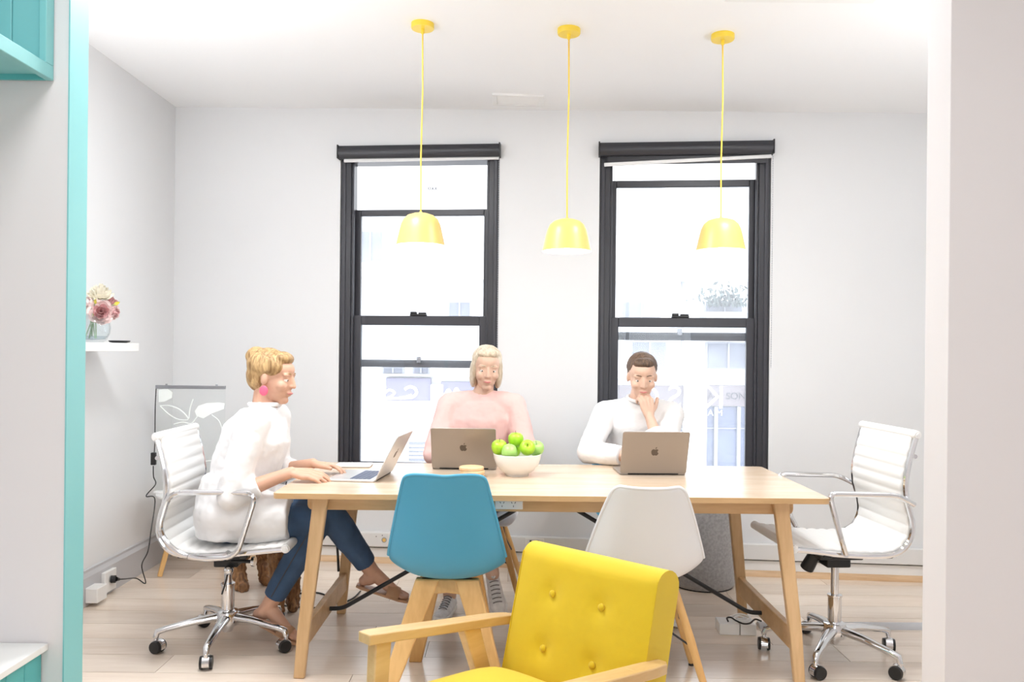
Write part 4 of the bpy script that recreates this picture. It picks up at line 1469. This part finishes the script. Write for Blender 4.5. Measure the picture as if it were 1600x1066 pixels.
# its black cable with adapter, down to the plug
cpts = [U(244, 606, NY), U(242.5, 640, NY), U(242, 690, NY), U(241, 708, NY)]
cpts2 = [U(239.5, 728, NY), U(240, 745, NY), U(243, 757, NY + 0.02), V((-2.095, 4.60, 0.46)), U(242, 780, 4.55), U(236, 830, 4.45), U(231, 862, 4.35), G(221.5, 884, 0.10), G(227.5, 911.5, 0.004), G(213, 904, 0.03), U(195, 905, 4.30), U(187, 905.5, 4.27)]
cb_ = thing('sign_cable', 'thin black cable with inline adapter running from the sign to the left wall', 'cable', cpts[0])
o0 = cpts[0]
MB().tube([p - o0 for p in spline(cpts, 6)], 0.0028, 6).build('upper_lead', M_BLACK, cb_)
MB().tube([p - o0 for p in spline(cpts2, 8)], 0.0032, 6).build('lower_lead', M_BLACK, cb_)
q0 = U(240, 717, NY) - o0
MB().box(q0 - V((0.014, 0.011, 0.036)), q0 + V((0.014, 0.011, 0.036))).build('adapter', M_BLACK, cb_, bevel=0.004)
pl = U(178, 905.5, 4.24) - o0
MB().cyl((-2.112 - o0.x, pl.y, pl.z), (-2.09 - o0.x, pl.y + 0.005, pl.z), 0.020, 0.020, 16).cyl((-2.09 - o0.x, pl.y + 0.005, pl.z), U(187, 905.5, 4.27) - o0, 0.013, 0.006, 12).build('plug', M_BLACK, cb_)
# two outlet blocks on the left skirting
ob = thing('outlet_block', 'white wall outlet with a black plug in it, on the left skirting', 'outlet', (-2.138, 4.245, 0.075))
MB().box((0.0, -0.06, -0.055), (0.022, 0.06, 0.055)).build('outlet_body', M_OUTLET, ob, bevel=0.003)
ob = thing('outlet_box', 'deep blank white box on the left skirting beside the plugged outlet', 'outlet', (-2.138, 4.078, 0.058))
MB().box((0.0, -0.048, -0.037), (0.062, 0.048, 0.036)).build('box_body', M_OUTLET, ob, bevel=0.003)
MB().box((-0.0, -0.044, 0.036), (0.058, 0.044, 0.038)).build('box_lid', M_OUTLET, ob)

# outlets on the duct
for px, py, lab, kind in ((603, 845, 'duct plate with a yellow round hole, left of the teal chair', 'hole'), (830, 855, 'double power outlet on the duct behind the yellow armchair', 'plug'), (1240, 862, None, None)):
    if not lab:
        continue
    s_, z_ = WP(px, py)
    z_ = 0.144
    r = thing('duct_outlet', lab, 'outlet', mw=MW @ Matrix.Translation((s_, -0.040, z_)))
    if kind == 'hole':
        MB().box((-0.13, -0.003, -0.04), (0.05, 0, 0.04)).build('plate', M_DUCT, r, bevel=0.001)
        MB().cyl((0, -0.001, 0), (0, -0.0045, 0), 0.016, n=20).build('ring', M_STEEL, r)
        MB().cyl((0, -0.0045, 0), (0, -0.0055, 0), 0.011, n=20).build('yellow_cap', M_YEL, r)
        MB().cyl((-0.05, -0.003, 0.02), (-0.05, -0.004, 0.02), 0.003, n=8).cyl((-0.012, -0.003, 0.028), (-0.012, -0.004, 0.028), 0.003, n=8).build('screw', M_BLACK, r)
    else:
        MB().box((-0.035, -0.006, -0.04), (0.08, 0, 0.04)).build('plate', M_OUTLET, r, bevel=0.002)
        s2 = MB()
        for dx in (0.0, 0.045):
            for a_, b_ in ((-0.007, 0.006), (0.007, 0.006), (0, -0.007)):
                s2.box((dx + a_ - 0.0012, -0.0065, b_ - 0.004), (dx + a_ + 0.0012, -0.006, b_ + 0.004))
            s2.box((dx - 0.006, -0.009, 0.018), (dx + 0.006, -0.006, 0.028))
        s2.build('socket_slots', M_FTXT, r, 0)

# ================================================================ ON THE FLOOR
pf = thing('felt_pouf', 'tall round grey felt pouf under the far side of the table', 'pouf', (1.095, 4.55, 0))
MB().lathe([(0, 0.004), (0.165, 0.004), (0.176, 0.012), (0.182, 0.03), (0.185, 0.15), (0.185, 0.40), (0.182, 0.455), (0.172, 0.472), (0.15, 0.478), (0, 0.480)], n=56).build('felt_body', M_FELT, pf, 50)
MB().lathe([(0, 0), (0.168, 0.0), (0.170, 0.010), (0, 0.010)], n=40).build('base_ring', M_BLACK, pf)
MB().lathe([(0.1795, 0.455), (0.184, 0.460), (0.1795, 0.465)], n=56).build('seam', M_FELT, pf)

pb_ = G(1153, 992)
pw = thing('power_board', 'white power board blocks on the floor near the right table leg', 'power board', (pb_.x, pb_.y + 0.04, 0), R(-3))
for x0, x1 in ((-0.085, 0.008), (0.012, 0.085)):
    MB().box((x0, -0.05, 0), (x1, 0.05, 0.052)).build('block', M_OUTLET, pw, bevel=0.003)
wc = thing('floor_lead', 'black lead looping from the right bracing rod onto the power board', 'cable', G(1190, 970, 0.13))
o0 = V(wc.location)
pts = [(1190, 971, 3.57), (1180, 968, 3.58), (1172, 974, 3.66), (1162, 975, 3.70), (1150, 970, 3.72), (1142, 965, 3.72), (1136, 966, 3.72), (1138, 972, 3.71)]
MB().tube([U(*p_) - o0 for p_ in [(1186, 975, 3.57), (1180, 976, 3.62), (1170, 977, 3.68), (1160, 975, 3.71), (1150, 970, 3.72), (1142, 965, 3.72), (1136, 966, 3.72), (1137, 972, 3.71)]] if False else [p_ - o0 for p_ in spline([U(*p_) for p_ in pts], 6)], 0.004, 6).build('lead', M_BLACK, wc)
wl_ = thing('white_lead', 'white lead coiled on top of the power board', 'cable', (pb_.x, pb_.y + 0.04, 0.053))
MB().tube(spline([(-0.02, 0.03, 0.006), (0.03, 0.04, 0.018), (0.07, 0.01, 0.012), (0.04, -0.02, 0.005), (-0.01, 0.0, 0.005), (0.02, 0.03, 0.012), (0.06, 0.02, 0.006)], 6), 0.004, 6).build('lead', M_OUTLET, wl_)

# cable cover strip across the floor to the right
c0, c1 = G(1192, 988), G(1446, 989)
cc = thing('cable_cover', 'grey rounded cable cover strip lying on the floor under the right office chair', 'cable cover', (c0.x, c0.y + 0.075, 0))
e = V((c1.x + 0.7 - c0.x, c1.y - c0.y, 0))
MB().prism([(0, -0.034, 0), (0, -0.028, 0.010), (0, -0.014, 0.021), (0, 0, 0.024), (0, 0.014, 0.021), (0, 0.028, 0.010), (0, 0.034, 0)], e).build('strip', M_SKIRT, cc, 60)

# loose black cable under the left end of the table
lp = [(448, 934), (470, 928), (492, 926), (512, 932), (528, 943), (545, 940), (556, 928), (562, 918)]
bc_ = thing('floor_cable', 'thin black cable looping over the floor under the left end of the table', 'cable', G(470, 950))
o0 = V(bc_.location)
MB().tube([p_ - o0 for p_ in spline([G(x_, y_, 0.005) for x_, y_ in [(438, 932), (465, 928), (490, 926), (508, 930), (522, 942), (538, 941), (553, 934), (563, 924)]], 6)], 0.0045, 6).tube([p_ - o0 for p_ in spline([G(x_, y_, 0.005) for x_, y_ in [(440, 946), (465, 948.5), (490, 950), (510, 947), (522, 942)]], 6)], 0.0045, 6).build('cable_run', M_BLACK, bc_)
dc = thing('hanging_cable', 'short black cable hanging from the table underside behind the left legs', 'cable', U(528, 870, 3.80))
o0 = V(dc.location)
MB().tube([p_ - o0 for p_ in spline([U(524, 806, 3.82), U(526, 840, 3.81), U(528, 870, 3.80), U(529, 893, 3.80)], 5)], 0.006, 8).build('cable_run', M_BLACK, dc)


# ================================================================ PEOPLE
def hand(mb, w, d, n, side, curl=25, spread=1.0, thumb=38, size=1.0):
    """palm, four fingers of different lengths and a thumb; w wrist, d towards the fingers, n back of the hand"""
    w, d, n = V(w), V(d).normalized(), V(n).normalized()
    n = (n - d * n.dot(d)).normalized()
    s = d.cross(n) * side
    k = size
    offs = (0.030, 0.0095, -0.0115, -0.031)
    lens = ((0.040, 0.024, 0.019), (0.044, 0.028, 0.020), (0.041, 0.026, 0.019), (0.032, 0.019, 0.017))
    for i, o in enumerate(offs):
        kn = w + d * (0.088 - 0.004 * abs(i - 1) ** 1.5) * k + s * o * k
        mb.chain([w + s * o * 0.45 * k + d * 0.006, w + d * 0.05 * k + s * o * 0.9 * k - n * 0.002, kn], [0.0155 * k, 0.0135 * k, 0.0115 * k], 10)
        p = kn
        dirv = (d + s * (o * 2.0 * spread)).normalized()
        ax = dirv.cross(n).normalized()
        pts, rad = [p.copy()], [0.0095 * k]
        for j, l in enumerate(lens[i]):
            dirv = Matrix.Rotation(-R(curl * (0.8 if j == 0 else 1.1)), 3, ax) @ dirv
            p = p + dirv * l * k
            pts.append(p.copy())
            rad.append((0.0088, 0.0078, 0.0066)[j] * k)
        mb.chain(pts, rad, 10)
    t0 = w + d * 0.022 * k + s * 0.020 * k - n * 0.006
    td = (Matrix.Rotation(R(0), 3, n) @ (d * math.cos(R(thumb)) + s * math.sin(R(thumb)))).normalized()
    t1 = t0 + td * 0.040 * k - n * 0.006
    td2 = (td * 0.9 + d * 0.5 - n * 0.15).normalized()
    t2 = t1 + td2 * 0.031 * k
    t3 = t2 + (td2 + d * 0.25 - n * 0.1).normalized() * 0.024 * k
    mb.chain([t0, t1, t2, t3], [0.0155 * k, 0.0125 * k, 0.0105 * k, 0.0085 * k], 10)


def frame(f, u):
    f = V(f).normalized()
    u = V(u)
    u = (u - f * u.dot(f)).normalized()
    s = f.cross(u)
    return Matrix(((s.x, f.x, u.x), (s.y, f.y, u.y), (s.z, f.z, u.z)))


def head(mb, c, M, k=1.0):
    """x right, y forward, z up in the head's own frame"""
    def E(p, r):
        mb.ball(V(c) + M @ (V(p) * k), tuple(q * k for q in r), 20, 14, M)
    E((0, -0.012, 0.030), (0.074, 0.096, 0.084))
    E((0, 0.018, -0.022), (0.062, 0.078, 0.080))
    E((0, 0.030, 0.040), (0.060, 0.064, 0.048))
    E((0, 0.074, 0.022), (0.022, 0.018, 0.022))
    E((0, 0.028, -0.062), (0.050, 0.058, 0.045))
    E((0, 0.062, -0.092), (0.026, 0.028, 0.020))
    for s in (-1, 1):
        E((s * 0.030, 0.076, 0.022), (0.026, 0.014, 0.009))
        E((s * 0.038, 0.062, -0.028), (0.024, 0.026, 0.024))
        E((s * 0.073, -0.004, -0.010), (0.009, 0.016, 0.026))
        E((s * 0.031, 0.0735, 0.0085), (0.017, 0.0145, 0.0075))
        E((s * 0.010, 0.096, -0.027), (0.008, 0.008, 0.007))
    mb.chain([V(c) + M @ (V(p) * k) for p in ((0, 0.088, 0.014), (0, 0.099, -0.010), (0, 0.106, -0.026))], [0.009 * k, 0.010 * k, 0.010 * k], 10)
    E((0, 0.088, -0.055), (0.022, 0.012, 0.006))
    E((0, 0.086, -0.066), (0.020, 0.012, 0.007))


def face_parts(body, c, M, o, k, browmat):
    def W(p):
        return V(c) - o + M @ (V(p) * k)
    for s in (-1, 1):
        e = MB().ball(W((s * 0.031, 0.0745, 0.001)), 0.0120 * k, 12, 8).build('eye', M_EYEW, body, 80)
        MB().ball(W((s * 0.031, 0.0825, -0.0005)), 0.0052 * k, 10, 6).build('iris', M_IRIS, e, 80)
        MB().tube([W((s * 0.013, 0.0895, 0.026)), W((s * 0.030, 0.0890, 0.0305)), W((s * 0.047, 0.078, 0.026))], [0.002, 0.003, 0.0015], 6).build('eyebrow', browmat, body)
    MB().tube([W(p) for p in ((-0.022, 0.089, -0.060), (-0.010, 0.0985, -0.0575), (0, 0.0985, -0.059), (0.010, 0.0985, -0.0575), (0.022, 0.089, -0.060))], [0.001, 0.0042, 0.0045, 0.0042, 0.001], 8).build('lips', M_LIPS, body, 80)


def shoe(person, o, heel, f, u, sneaker=True, bare=None):
    """foot length 0.25 from heel along f"""
    M = frame(f, u)
    def W(p):
        return V(heel) - o + M @ V(p)
    outline = [(-0.024, 0.0), (-0.031, 0.02), (-0.031, 0.07), (-0.036, 0.13), (-0.043, 0.18), (-0.038, 0.22), (-0.018, 0.248), (0.006, 0.252), (0.028, 0.235), (0.038, 0.195), (0.034, 0.13), (0.030, 0.06), (0.029, 0.02), (0.018, -0.002)]
    if sneaker:
        up_ = MB()
        st_ = [(0.004, 0.028, 0.070), (0.05, 0.032, 0.085), (0.09, 0.034, 0.075), (0.13, 0.037, 0.060), (0.175, 0.040, 0.048), (0.22, 0.034, 0.036), (0.246, 0.018, 0.022)]
        up_.rings([[W((w_ * math.cos(math.pi * a_ / 10), y_, 0.012 + (h_ - 0.012) * math.sin(math.pi * a_ / 10) ** 0.7)) for a_ in range(11)] + [W((-w_ * 0.6, y_, 0.004)), W((w_ * 0.6, y_, 0.004))] for y_, w_, h_ in st_])
        s = up_.build('sneaker', M_SNEAK, person, 70)
        MB().prism([W((x_ * 1.06, y_ * 1.02 - 0.002, 0.0)) for x_, y_ in outline], M @ V((0, 0, 0.024))).build('sole', M_SOLE, s, bevel=0.005)
        lc = MB()
        for j in range(6):
            y_, h_ = 0.085 + j * 0.018, 0.081 - j * 0.0058
            lc.tube([W((-0.021, y_, h_ - 0.008)), W((-0.010, y_, h_ - 0.001)), W((0, y_, h_ + 0.001)), W((0.010, y_, h_ - 0.001)), W((0.021, y_, h_ - 0.008))], 0.0028, 6)
        lc.build('laces', M_LACE, s)
        MB().tube([W((-0.022, 0.05, 0.086)), W((0, 0.075, 0.096)), W((0.022, 0.05, 0.086))], 0.006, 8).build('tongue', M_SNEAK, s)
    else:
        s = MB().prism([W((x_ * 1.08, y_ * 1.03 - 0.004, -0.010)) for x_, y_ in outline], M @ V((0, 0, 0.012))).build('sandal', M_TAN, person, bevel=0.003)
        rs = []
        for y_ in (0.135, 0.165, 0.195):
            rs.append([W((0.045 * math.cos(math.pi * a_ / 10), y_, 0.0 + (0.052 - (y_ - 0.135) * 0.2) * math.sin(math.pi * a_ / 10))) for a_ in range(11)])
        MB().grid(rs).build('strap', M_TAN, s, 70, solid=0.003)


def bare_foot(mb, heel, ankle, f, u, shod=False):
    M = frame(f, u)
    H = V(heel)
    W = lambda p: H + M @ V(p)
    if shod:        # slim foot that stays inside the shoe
        mb.chain([V(ankle), W((0, 0.045, 0.04)), W((0, 0.12, 0.026)), W((0, 0.19, 0.020))], [0.030, 0.022, 0.016, 0.012], 12)
        return
    mb.chain([V(ankle), W((0, 0.04, 0.045)), W((0, 0.02, 0.025))], [0.034, 0.034, 0.024], 12)
    mb.chain([V(ankle), W((0, 0.09, 0.055)), W((0, 0.15, 0.03)), W((0, 0.19, 0.018))], [0.034, 0.031, 0.026, 0.018], 12)
    for j, (x_, y_, r_) in enumerate(((-0.026, 0.232, 0.013), (-0.010, 0.236, 0.009), (0.004, 0.230, 0.0085), (0.017, 0.222, 0.008), (0.028, 0.210, 0.008))):
        mb.chain([W((x_ * 0.8, 0.15, 0.020)), W((x_ * 1.0, 0.195, 0.015)), W((x_, y_, 0.010))], [0.016, r_ * 1.15, r_], 10)


def person(name_label, base, side, spine, shoulders, arms, legs, headc, headf, headu, skin, hairm, hair, shirtm, trousm, hk=1.0, sleeve=(0.75, 0.75), tail=None, feet='sneaker', cuff=None, collar=True):
    """one continuous body; clothes and hair are its children.
    spine: rings (centre, half width, half depth, front vector) pelvis -> shoulders"""
    o = V(base)
    S = V(side).normalized()
    root = thing('person', name_label, 'person', o)
    b = MB()
    rr = []
    for c, hw_, hd_, fr_ in spine:
        rr.append((V(c) - o, S * hw_, V(fr_).normalized() * hd_))
    top = V(spine[-1][0]) - o
    b.loft(rr)
    b.ball(rr[0][0], (0.12, 0.12, 0.09))
    for sgn, sh_ in zip((1, -1), shoulders):
        b.chain([top, V(sh_) - o], [0.062, 0.050], 14)
    M = frame(headf, headu)
    hc = V(headc)
    b.chain([top, hc - o + M @ V((0, -0.022, -0.075)) * hk, hc - o + M @ V((0, -0.018, -0.03))], [0.060, 0.049 * hk, 0.050 * hk], 16)
    head(b, hc - o, M, hk)
    cl = MB()
    for i, (sh_, a_) in enumerate(zip(shoulders, arms)):
        s_, e_, w_ = V(sh_) - o, V(a_['elbow']) - o, V(a_['wrist']) - o
        b.chain([s_, s_.lerp(e_, 0.5), e_, e_.lerp(w_, 0.3), w_], [0.046, 0.040, 0.036, 0.036, 0.024], 14)
        hand(b, w_, a_['d'], a_['n'], a_['side'], a_.get('curl', 20), a_.get('spread', 1), a_.get('thumb', 38), a_.get('size', 1.0))
        f_ = sleeve[i]
        cut = e_.lerp(w_, f_ - 1) if f_ > 1 else s_.lerp(e_, f_)
        if f_ > 1:
            cl.chain([s_, s_.lerp(e_, 0.5), e_, cut], [0.068, 0.064, 0.062, 0.050], 16, (True, False))
            cdir = (w_ - e_).normalized()
            cl.cyl(cut - cdir * 0.035, cut + cdir * 0.008, 0.053, 0.052, 16)
        else:
            cl.chain([s_, cut], [0.066, 0.058], 16, (True, False))
    pants = MB()
    for i, l in enumerate(legs):
        h_, k_, a_ = V(l['hip']) - o, V(l['knee']) - o, V(l['ankle']) - o
        b.chain([h_, h_.lerp(k_, 0.5), k_, k_.lerp(a_, 0.3), a_], [0.082, 0.070, 0.052, 0.052, 0.034], 14)
        pants.chain([h_, h_.lerp(k_, 0.5), k_], [0.096, 0.084, 0.066], 16)
        cut = k_.lerp(a_, l.get('hem', 0.86))
        pants.chain([k_, k_.lerp(a_, 0.3), cut], [0.066, 0.063, 0.049], 16, (True, False))
        f_, u_ = V(l['toe']).normalized(), V(l.get('up', (0, 0, 1)))
        Mf = frame(f_, u_)
        heel = a_ - Mf @ V((0, 0.045, 0.075))
        bare_foot(b, heel, a_, f_, u_, feet == 'sneaker')
        l['heel'] = heel
    pants.loft([(c, a2 * 1.06, b2 * 1.08) for c, a2, b2 in rr[:2]])
    pants.ball(rr[0][0], (0.135, 0.135, 0.10))
    body = remesh(b, 'body', skin, root, 0.0042, 2)
    face_parts(body, hc, M, o, hk, hairm)
    # shirt
    cl.loft([(c, a2 * 1.10 + a2.normalized() * 0.012, b2 * 1.10 + b2.normalized() * 0.014) for c, a2, b2 in rr[1:]])
    for sgn, sh_ in zip((1, -1), shoulders):
        cl.chain([top + V((0, 0, -0.012)), V(sh_) - o], [0.070, 0.068], 16)
    if tail:
        tail(cl, o)
    remesh(cl, 'shirt', shirtm, root, 0.0065, 14, 0.012, 0.06)
    if collar:
        nb = top.lerp(hc - o + M @ V((0, -0.022, -0.075)), 0.45)
        ax = (hc - o + M @ V((0, -0.022, -0.075)) - top).normalized()
        q1 = ax.orthogonal().normalized()
        q2 = ax.cross(q1)
        ring = [nb + (q1 * math.cos(2 * math.pi * t_ / 20) + q2 * math.sin(2 * math.pi * t_ / 20)) * 0.066 for t_ in range(20)]
        MB().tube(ring, 0.010, 8, True).build('collar', shirtm, root, 80)
    remesh(pants, 'trousers', trousm, root, 0.0065, 3, 0.007, 0.06)
    hb = MB()
    for p, r_ in hair:
        hb.ball(hc - o + M @ (V(p) * hk), tuple(q * hk for q in r_), 20, 14, M)
    remesh(hb, 'hair', hairm, root, 0.005, 3, 0.006, 0.03)
    for i, l in enumerate(legs):
        f_, u_ = V(l['toe']).normalized(), V(l.get('up', (0, 0, 1)))
        if feet == 'sneaker':
            shoe(root, o, l['heel'] + o, f_, u_, True)
        else:
            shoe(root, o, l['heel'] + o, f_, u_, False)
    return root, M, o


# --- woman on the left, side on, white shirt, jeans, sandals
def tunic(cl, o):
    for y_ in (3.46, 3.64):
        cl.chain([V((-1.24, y_, 0.60)) - o, V((-1.06, y_, 0.585)) - o, V((-0.955, y_ + 0.01, 0.585)) - o], [0.125, 0.112, 0.098], 18, (True, False))
    cl.loft([(V((-1.235, 3.55, 0.50)) - o, V((0, -0.205, 0)), V((0.14, 0, 0))), (V((-1.225, 3.55, 0.66)) - o, V((0, -0.205, 0)), V((0.155, 0, 0))), (V((-1.20, 3.55, 0.76)) - o, V((0, -0.185, 0)), V((0.155, 0, 0)))])


w_root, w_M, w_o = person(
    'blond woman in a loose white shirt and jeans, typing on the silver laptop', (-1.22, 3.55, 0.0), (0, -1, 0),
    [((-1.225, 3.55, 0.56), 0.165, 0.125, (1, 0, 0.1)), ((-1.205, 3.55, 0.68), 0.145, 0.115, (1, 0, -0.1)), ((-1.165, 3.55, 0.82), 0.145, 0.120, (1, 0, -0.25)), ((-1.125, 3.55, 0.94), 0.160, 0.118, (1, 0, -0.3)), ((-1.095, 3.55, 1.025), 0.115, 0.075, (1, 0, -0.3))],
    [(-1.095, 3.385, 1.000), (-1.095, 3.715, 1.000)],
    [dict(elbow=(-1.165, 3.335, 0.700), wrist=(-0.935, 3.405, 0.788), d=(1, 0.10, -0.10), n=(0.10, -0.35, 1), side=-1, curl=16, thumb=30),
     dict(elbow=(-1.10, 3.76, 0.735), wrist=(-0.905, 3.66, 0.790), d=(1, -0.15, -0.06), n=(0.05, 0.25, 1), side=1, curl=16, thumb=30)],
    [dict(hip=(-1.22, 3.465, 0.565), knee=(-0.845, 3.52, 0.560), ankle=(-1.075, 3.565, 0.165), toe=(0.85, -0.05, -0.42), up=(0.42, 0, 0.85), hem=0.88),
     dict(hip=(-1.22, 3.635, 0.57), knee=(-0.80, 3.545, 0.585), ankle=(-0.635, 3.70, 0.285), toe=(0.90, 0.10, -0.30), up=(0.35, 0, 0.9), hem=0.84)],
    (-1.062, 3.55, 1.188), (1, -0.12, -0.16), (0.1, 0, 1), M_SKIN, M_BLOND,
    [((0, -0.028, 0.046), (0.086, 0.094, 0.080)), ((0, -0.055, 0.0), (0.078, 0.060, 0.075)), ((0, -0.085, 0.078), (0.052, 0.050, 0.045)), ((0, 0.035, 0.090), (0.062, 0.045, 0.030)), ((0.05, 0.0, 0.05), (0.034, 0.06, 0.05)), ((-0.05, 0.0, 0.05), (0.034, 0.06, 0.05))],
    M_SHIRT, M_DENIM, 1.0, (1.42, 1.42), tunic, 'sandal')
er = V((-1.062, 3.55, 1.188)) - w_o
for s in (-1, 1):
    q_ = er + w_M @ V((s * 0.082, 0.006, -0.058))
    MB().ball(q_, (0.019, 0.006, 0.022), 14, 10).build('earring', M_PINKE, w_root, 80)
MB().tube([V(p) - w_o for p in spline([(-0.86, 3.452, 0.535), (-0.93, 3.462, 0.42), (-1.045, 3.506, 0.225)], 8)], 0.0025, 5).build('trouser_seam', M_TROUS, w_root)

# --- person in the pink top, facing us behind the left laptop
person(
    'person with pale blond hair in a pink top, facing us behind the laptop', (-0.17, 4.34, 0.0), (-1, 0, 0),
    [((-0.175, 4.37, 0.55), 0.165, 0.115, (0, -1, 0)), ((-0.173, 4.37, 0.68), 0.142, 0.105, (0, -1, 0)), ((-0.170, 4.355, 0.83), 0.150, 0.112, (0, -1, 0)), ((-0.166, 4.345, 0.96), 0.165, 0.110, (0, -1, -0.1)), ((-0.160, 4.335, 1.050), 0.115, 0.072, (0, -1, -0.2))],
    [(-0.335, 4.335, 1.020), (0.015, 4.335, 1.020)],
    [dict(elbow=(-0.405, 4.22, 0.765), wrist=(-0.235, 4.05, 0.800), d=(0.25, -1, -0.1), n=(0, 0, 1), side=-1, curl=18),
     dict(elbow=(0.085, 4.22, 0.765), wrist=(-0.085, 4.05, 0.800), d=(-0.25, -1, -0.1), n=(0, 0, 1), side=1, curl=18)],
    [dict(hip=(-0.265, 4.33, 0.55), knee=(-0.285, 3.955, 0.545), ankle=(-0.300, 4.010, 0.088), toe=(-0.18, -1, 0.0), hem=0.80),
     dict(hip=(-0.085, 4.33, 0.56), knee=(-0.165, 3.93, 0.575), ankle=(-0.082, 3.80, 0.255), toe=(0.20, -0.62, -0.75), up=(0, -0.75, 0.62), hem=0.80)],
    (-0.135, 4.295, 1.222), (0.12, -1, -0.18), (0.06, -0.1, 1), M_SKIN2, M_ASHB,
    [((0, -0.026, 0.045), (0.085, 0.092, 0.080)), ((0, -0.055, -0.03), (0.080, 0.055, 0.090)), ((0.068, -0.01, -0.03), (0.024, 0.045, 0.085)), ((-0.068, -0.01, -0.03), (0.024, 0.045, 0.085)), ((0, 0.040, 0.088), (0.060, 0.040, 0.028))],
    M_PINK, M_DENIM, 0.98, (1.30, 1.30), None, 'sneaker', collar=False)

# --- person in white on the right, chin in hand
person(
    'dark-haired person in a white shirt resting chin on hand behind the right laptop', (0.68, 4.33, 0.0), (-1, 0, 0),
    [((0.68, 4.36, 0.55), 0.165, 0.118, (0, -1, 0)), ((0.68, 4.36, 0.68), 0.148, 0.110, (0, -1, 0)), ((0.68, 4.345, 0.82), 0.158, 0.118, (0, -1, -0.05)), ((0.682, 4.325, 0.94), 0.172, 0.115, (0, -1, -0.15)), ((0.686, 4.305, 1.020), 0.120, 0.075, (0, -1, -0.25))],
    [(0.505, 4.305, 0.985), (0.865, 4.305, 0.985)],
    [dict(elbow=(0.395, 4.085, 0.805), wrist=(0.600, 3.965, 0.795), d=(1, -0.25, -0.05), n=(0, 0, 1), side=1, curl=20),
     dict(elbow=(0.765, 4.055, 0.805), wrist=(0.712, 4.130, 0.985), d=(-0.15, 0.25, 1), n=(0.35, -1, 0.2), side=1, curl=52, thumb=50)],
    [dict(hip=(0.595, 4.32, 0.55), knee=(0.575, 3.90, 0.545), ankle=(0.585, 3.98, 0.088), toe=(-0.1, -1, 0), hem=0.88),
     dict(hip=(0.775, 4.32, 0.55), knee=(0.79, 3.92, 0.545), ankle=(0.790, 3.99, 0.088), toe=(0.1, -1, 0), hem=0.88)],
    (0.690, 4.235, 1.190), (-0.05, -1, -0.30), (0, -0.15, 1), M_SKIN2, M_BRUN,
    [((0, -0.028, 0.044), (0.082, 0.092, 0.078)), ((0, -0.050, 0.0), (0.076, 0.058, 0.070)), ((0, 0.040, 0.084), (0.058, 0.040, 0.026))],
    M_SHIRT, M_TROUS, 1.0, (1.72, 1.60), None, 'sneaker')

# ================================================================ DOG
do = V((-1.28, 4.20, 0))
dog = thing('dog', 'curly brown dog standing under the table behind the office chair', 'dog', do)
d = MB()
fr1, fr2, hr1, hr2 = G(456, 955), G(432, 962), G(376, 923), V((-1.36, 4.46, 0))
ch_, rp = V((-1.14, 4.06, 0.40)), V((-1.44, 4.38, 0.40))
d.loft([(rp - do + V((-0.06, 0.06, 0.0)), V((0.03, 0.03, 0)), V((0, 0, 0.04))), (rp - do, V((0.075, 0.075, 0)), V((0, 0, 0.105))), (rp.lerp(ch_, 0.5) - do + V((0, 0, 0.0)), V((0.068, 0.068, 0)), V((0, 0, 0.095))),
        (ch_ - do, V((0.078, 0.078, 0)), V((0, 0, 0.125))), (ch_ - do + V((0.07, -0.07, 0.0)), V((0.05, 0.05, 0)), V((0, 0, 0.08)))])
for ft in (fr1, fr2):
    sh_ = ch_.lerp(V((ft.x, ft.y, 0.40)), 0.75)
    d.chain([sh_ - do, V((ft.x - 0.012, ft.y + 0.03, 0.26)) - do, V((ft.x + 0.002, ft.y + 0.02, 0.12)) - do, V((ft.x, ft.y + 0.018, 0.04)) - do], [0.062, 0.044, 0.034, 0.033], 12)
    d.chain([V((ft.x, ft.y + 0.02, 0.03)) - do, V((ft.x + 0.008, ft.y - 0.012, 0.024)) - do], [0.034, 0.028], 12)
for ft in (hr1, hr2):
    hp = rp.lerp(V((ft.x, ft.y, 0.38)), 0.7)
    d.chain([hp - do, V((ft.x + 0.05, ft.y - 0.05, 0.27)) - do, V((ft.x - 0.03, ft.y + 0.04, 0.15)) - do, V((ft.x - 0.005, ft.y + 0.008, 0.04)) - do], [0.078, 0.054, 0.040, 0.038], 12)
    d.chain([V((ft.x - 0.005, ft.y + 0.01, 0.032)) - do, V((ft.x + 0.02, ft.y - 0.015, 0.025)) - do], [0.036, 0.030], 12)
hd = V((-0.985, 3.95, 0.50))
d.chain([ch_ - do + V((0.04, -0.04, 0.03)), hd - do], [0.078, 0.066], 14)
d.ball(hd - do, (0.070, 0.070, 0.066))
d.chain([hd - do, hd - do + V((0.055, -0.055, -0.03)), hd - do + V((0.085, -0.08, -0.036))], [0.05, 0.038, 0.030], 12)
for s in (-1, 1):
    d.chain([hd - do + V((s * 0.045, s * 0.045, 0.03)), hd - do + V((s * 0.062, s * 0.062, -0.03)), hd - do + V((s * 0.060, s * 0.060, -0.08))], [0.026, 0.030, 0.022], 10)
d.chain([rp - do + V((-0.09, 0.09, 0.04)), rp - do + V((-0.15, 0.13, 0.10)), rp - do + V((-0.17, 0.15, 0.18))], [0.030, 0.030, 0.022], 10)
db = remesh(d, 'body', M_FUR, dog, 0.006, 2, 0.026, 0.022)
MB().ball(hd - do + V((0.112, -0.104, -0.026)), 0.013, 10, 8).build('nose', M_BLACK, db, 80)
for s in (-1, 1):
    MB().ball(hd - do + V((0.05 + s * 0.026, -0.05 + s * 0.026, 0.018)), 0.010, 10, 8).build('eye', M_IRIS, db, 80)
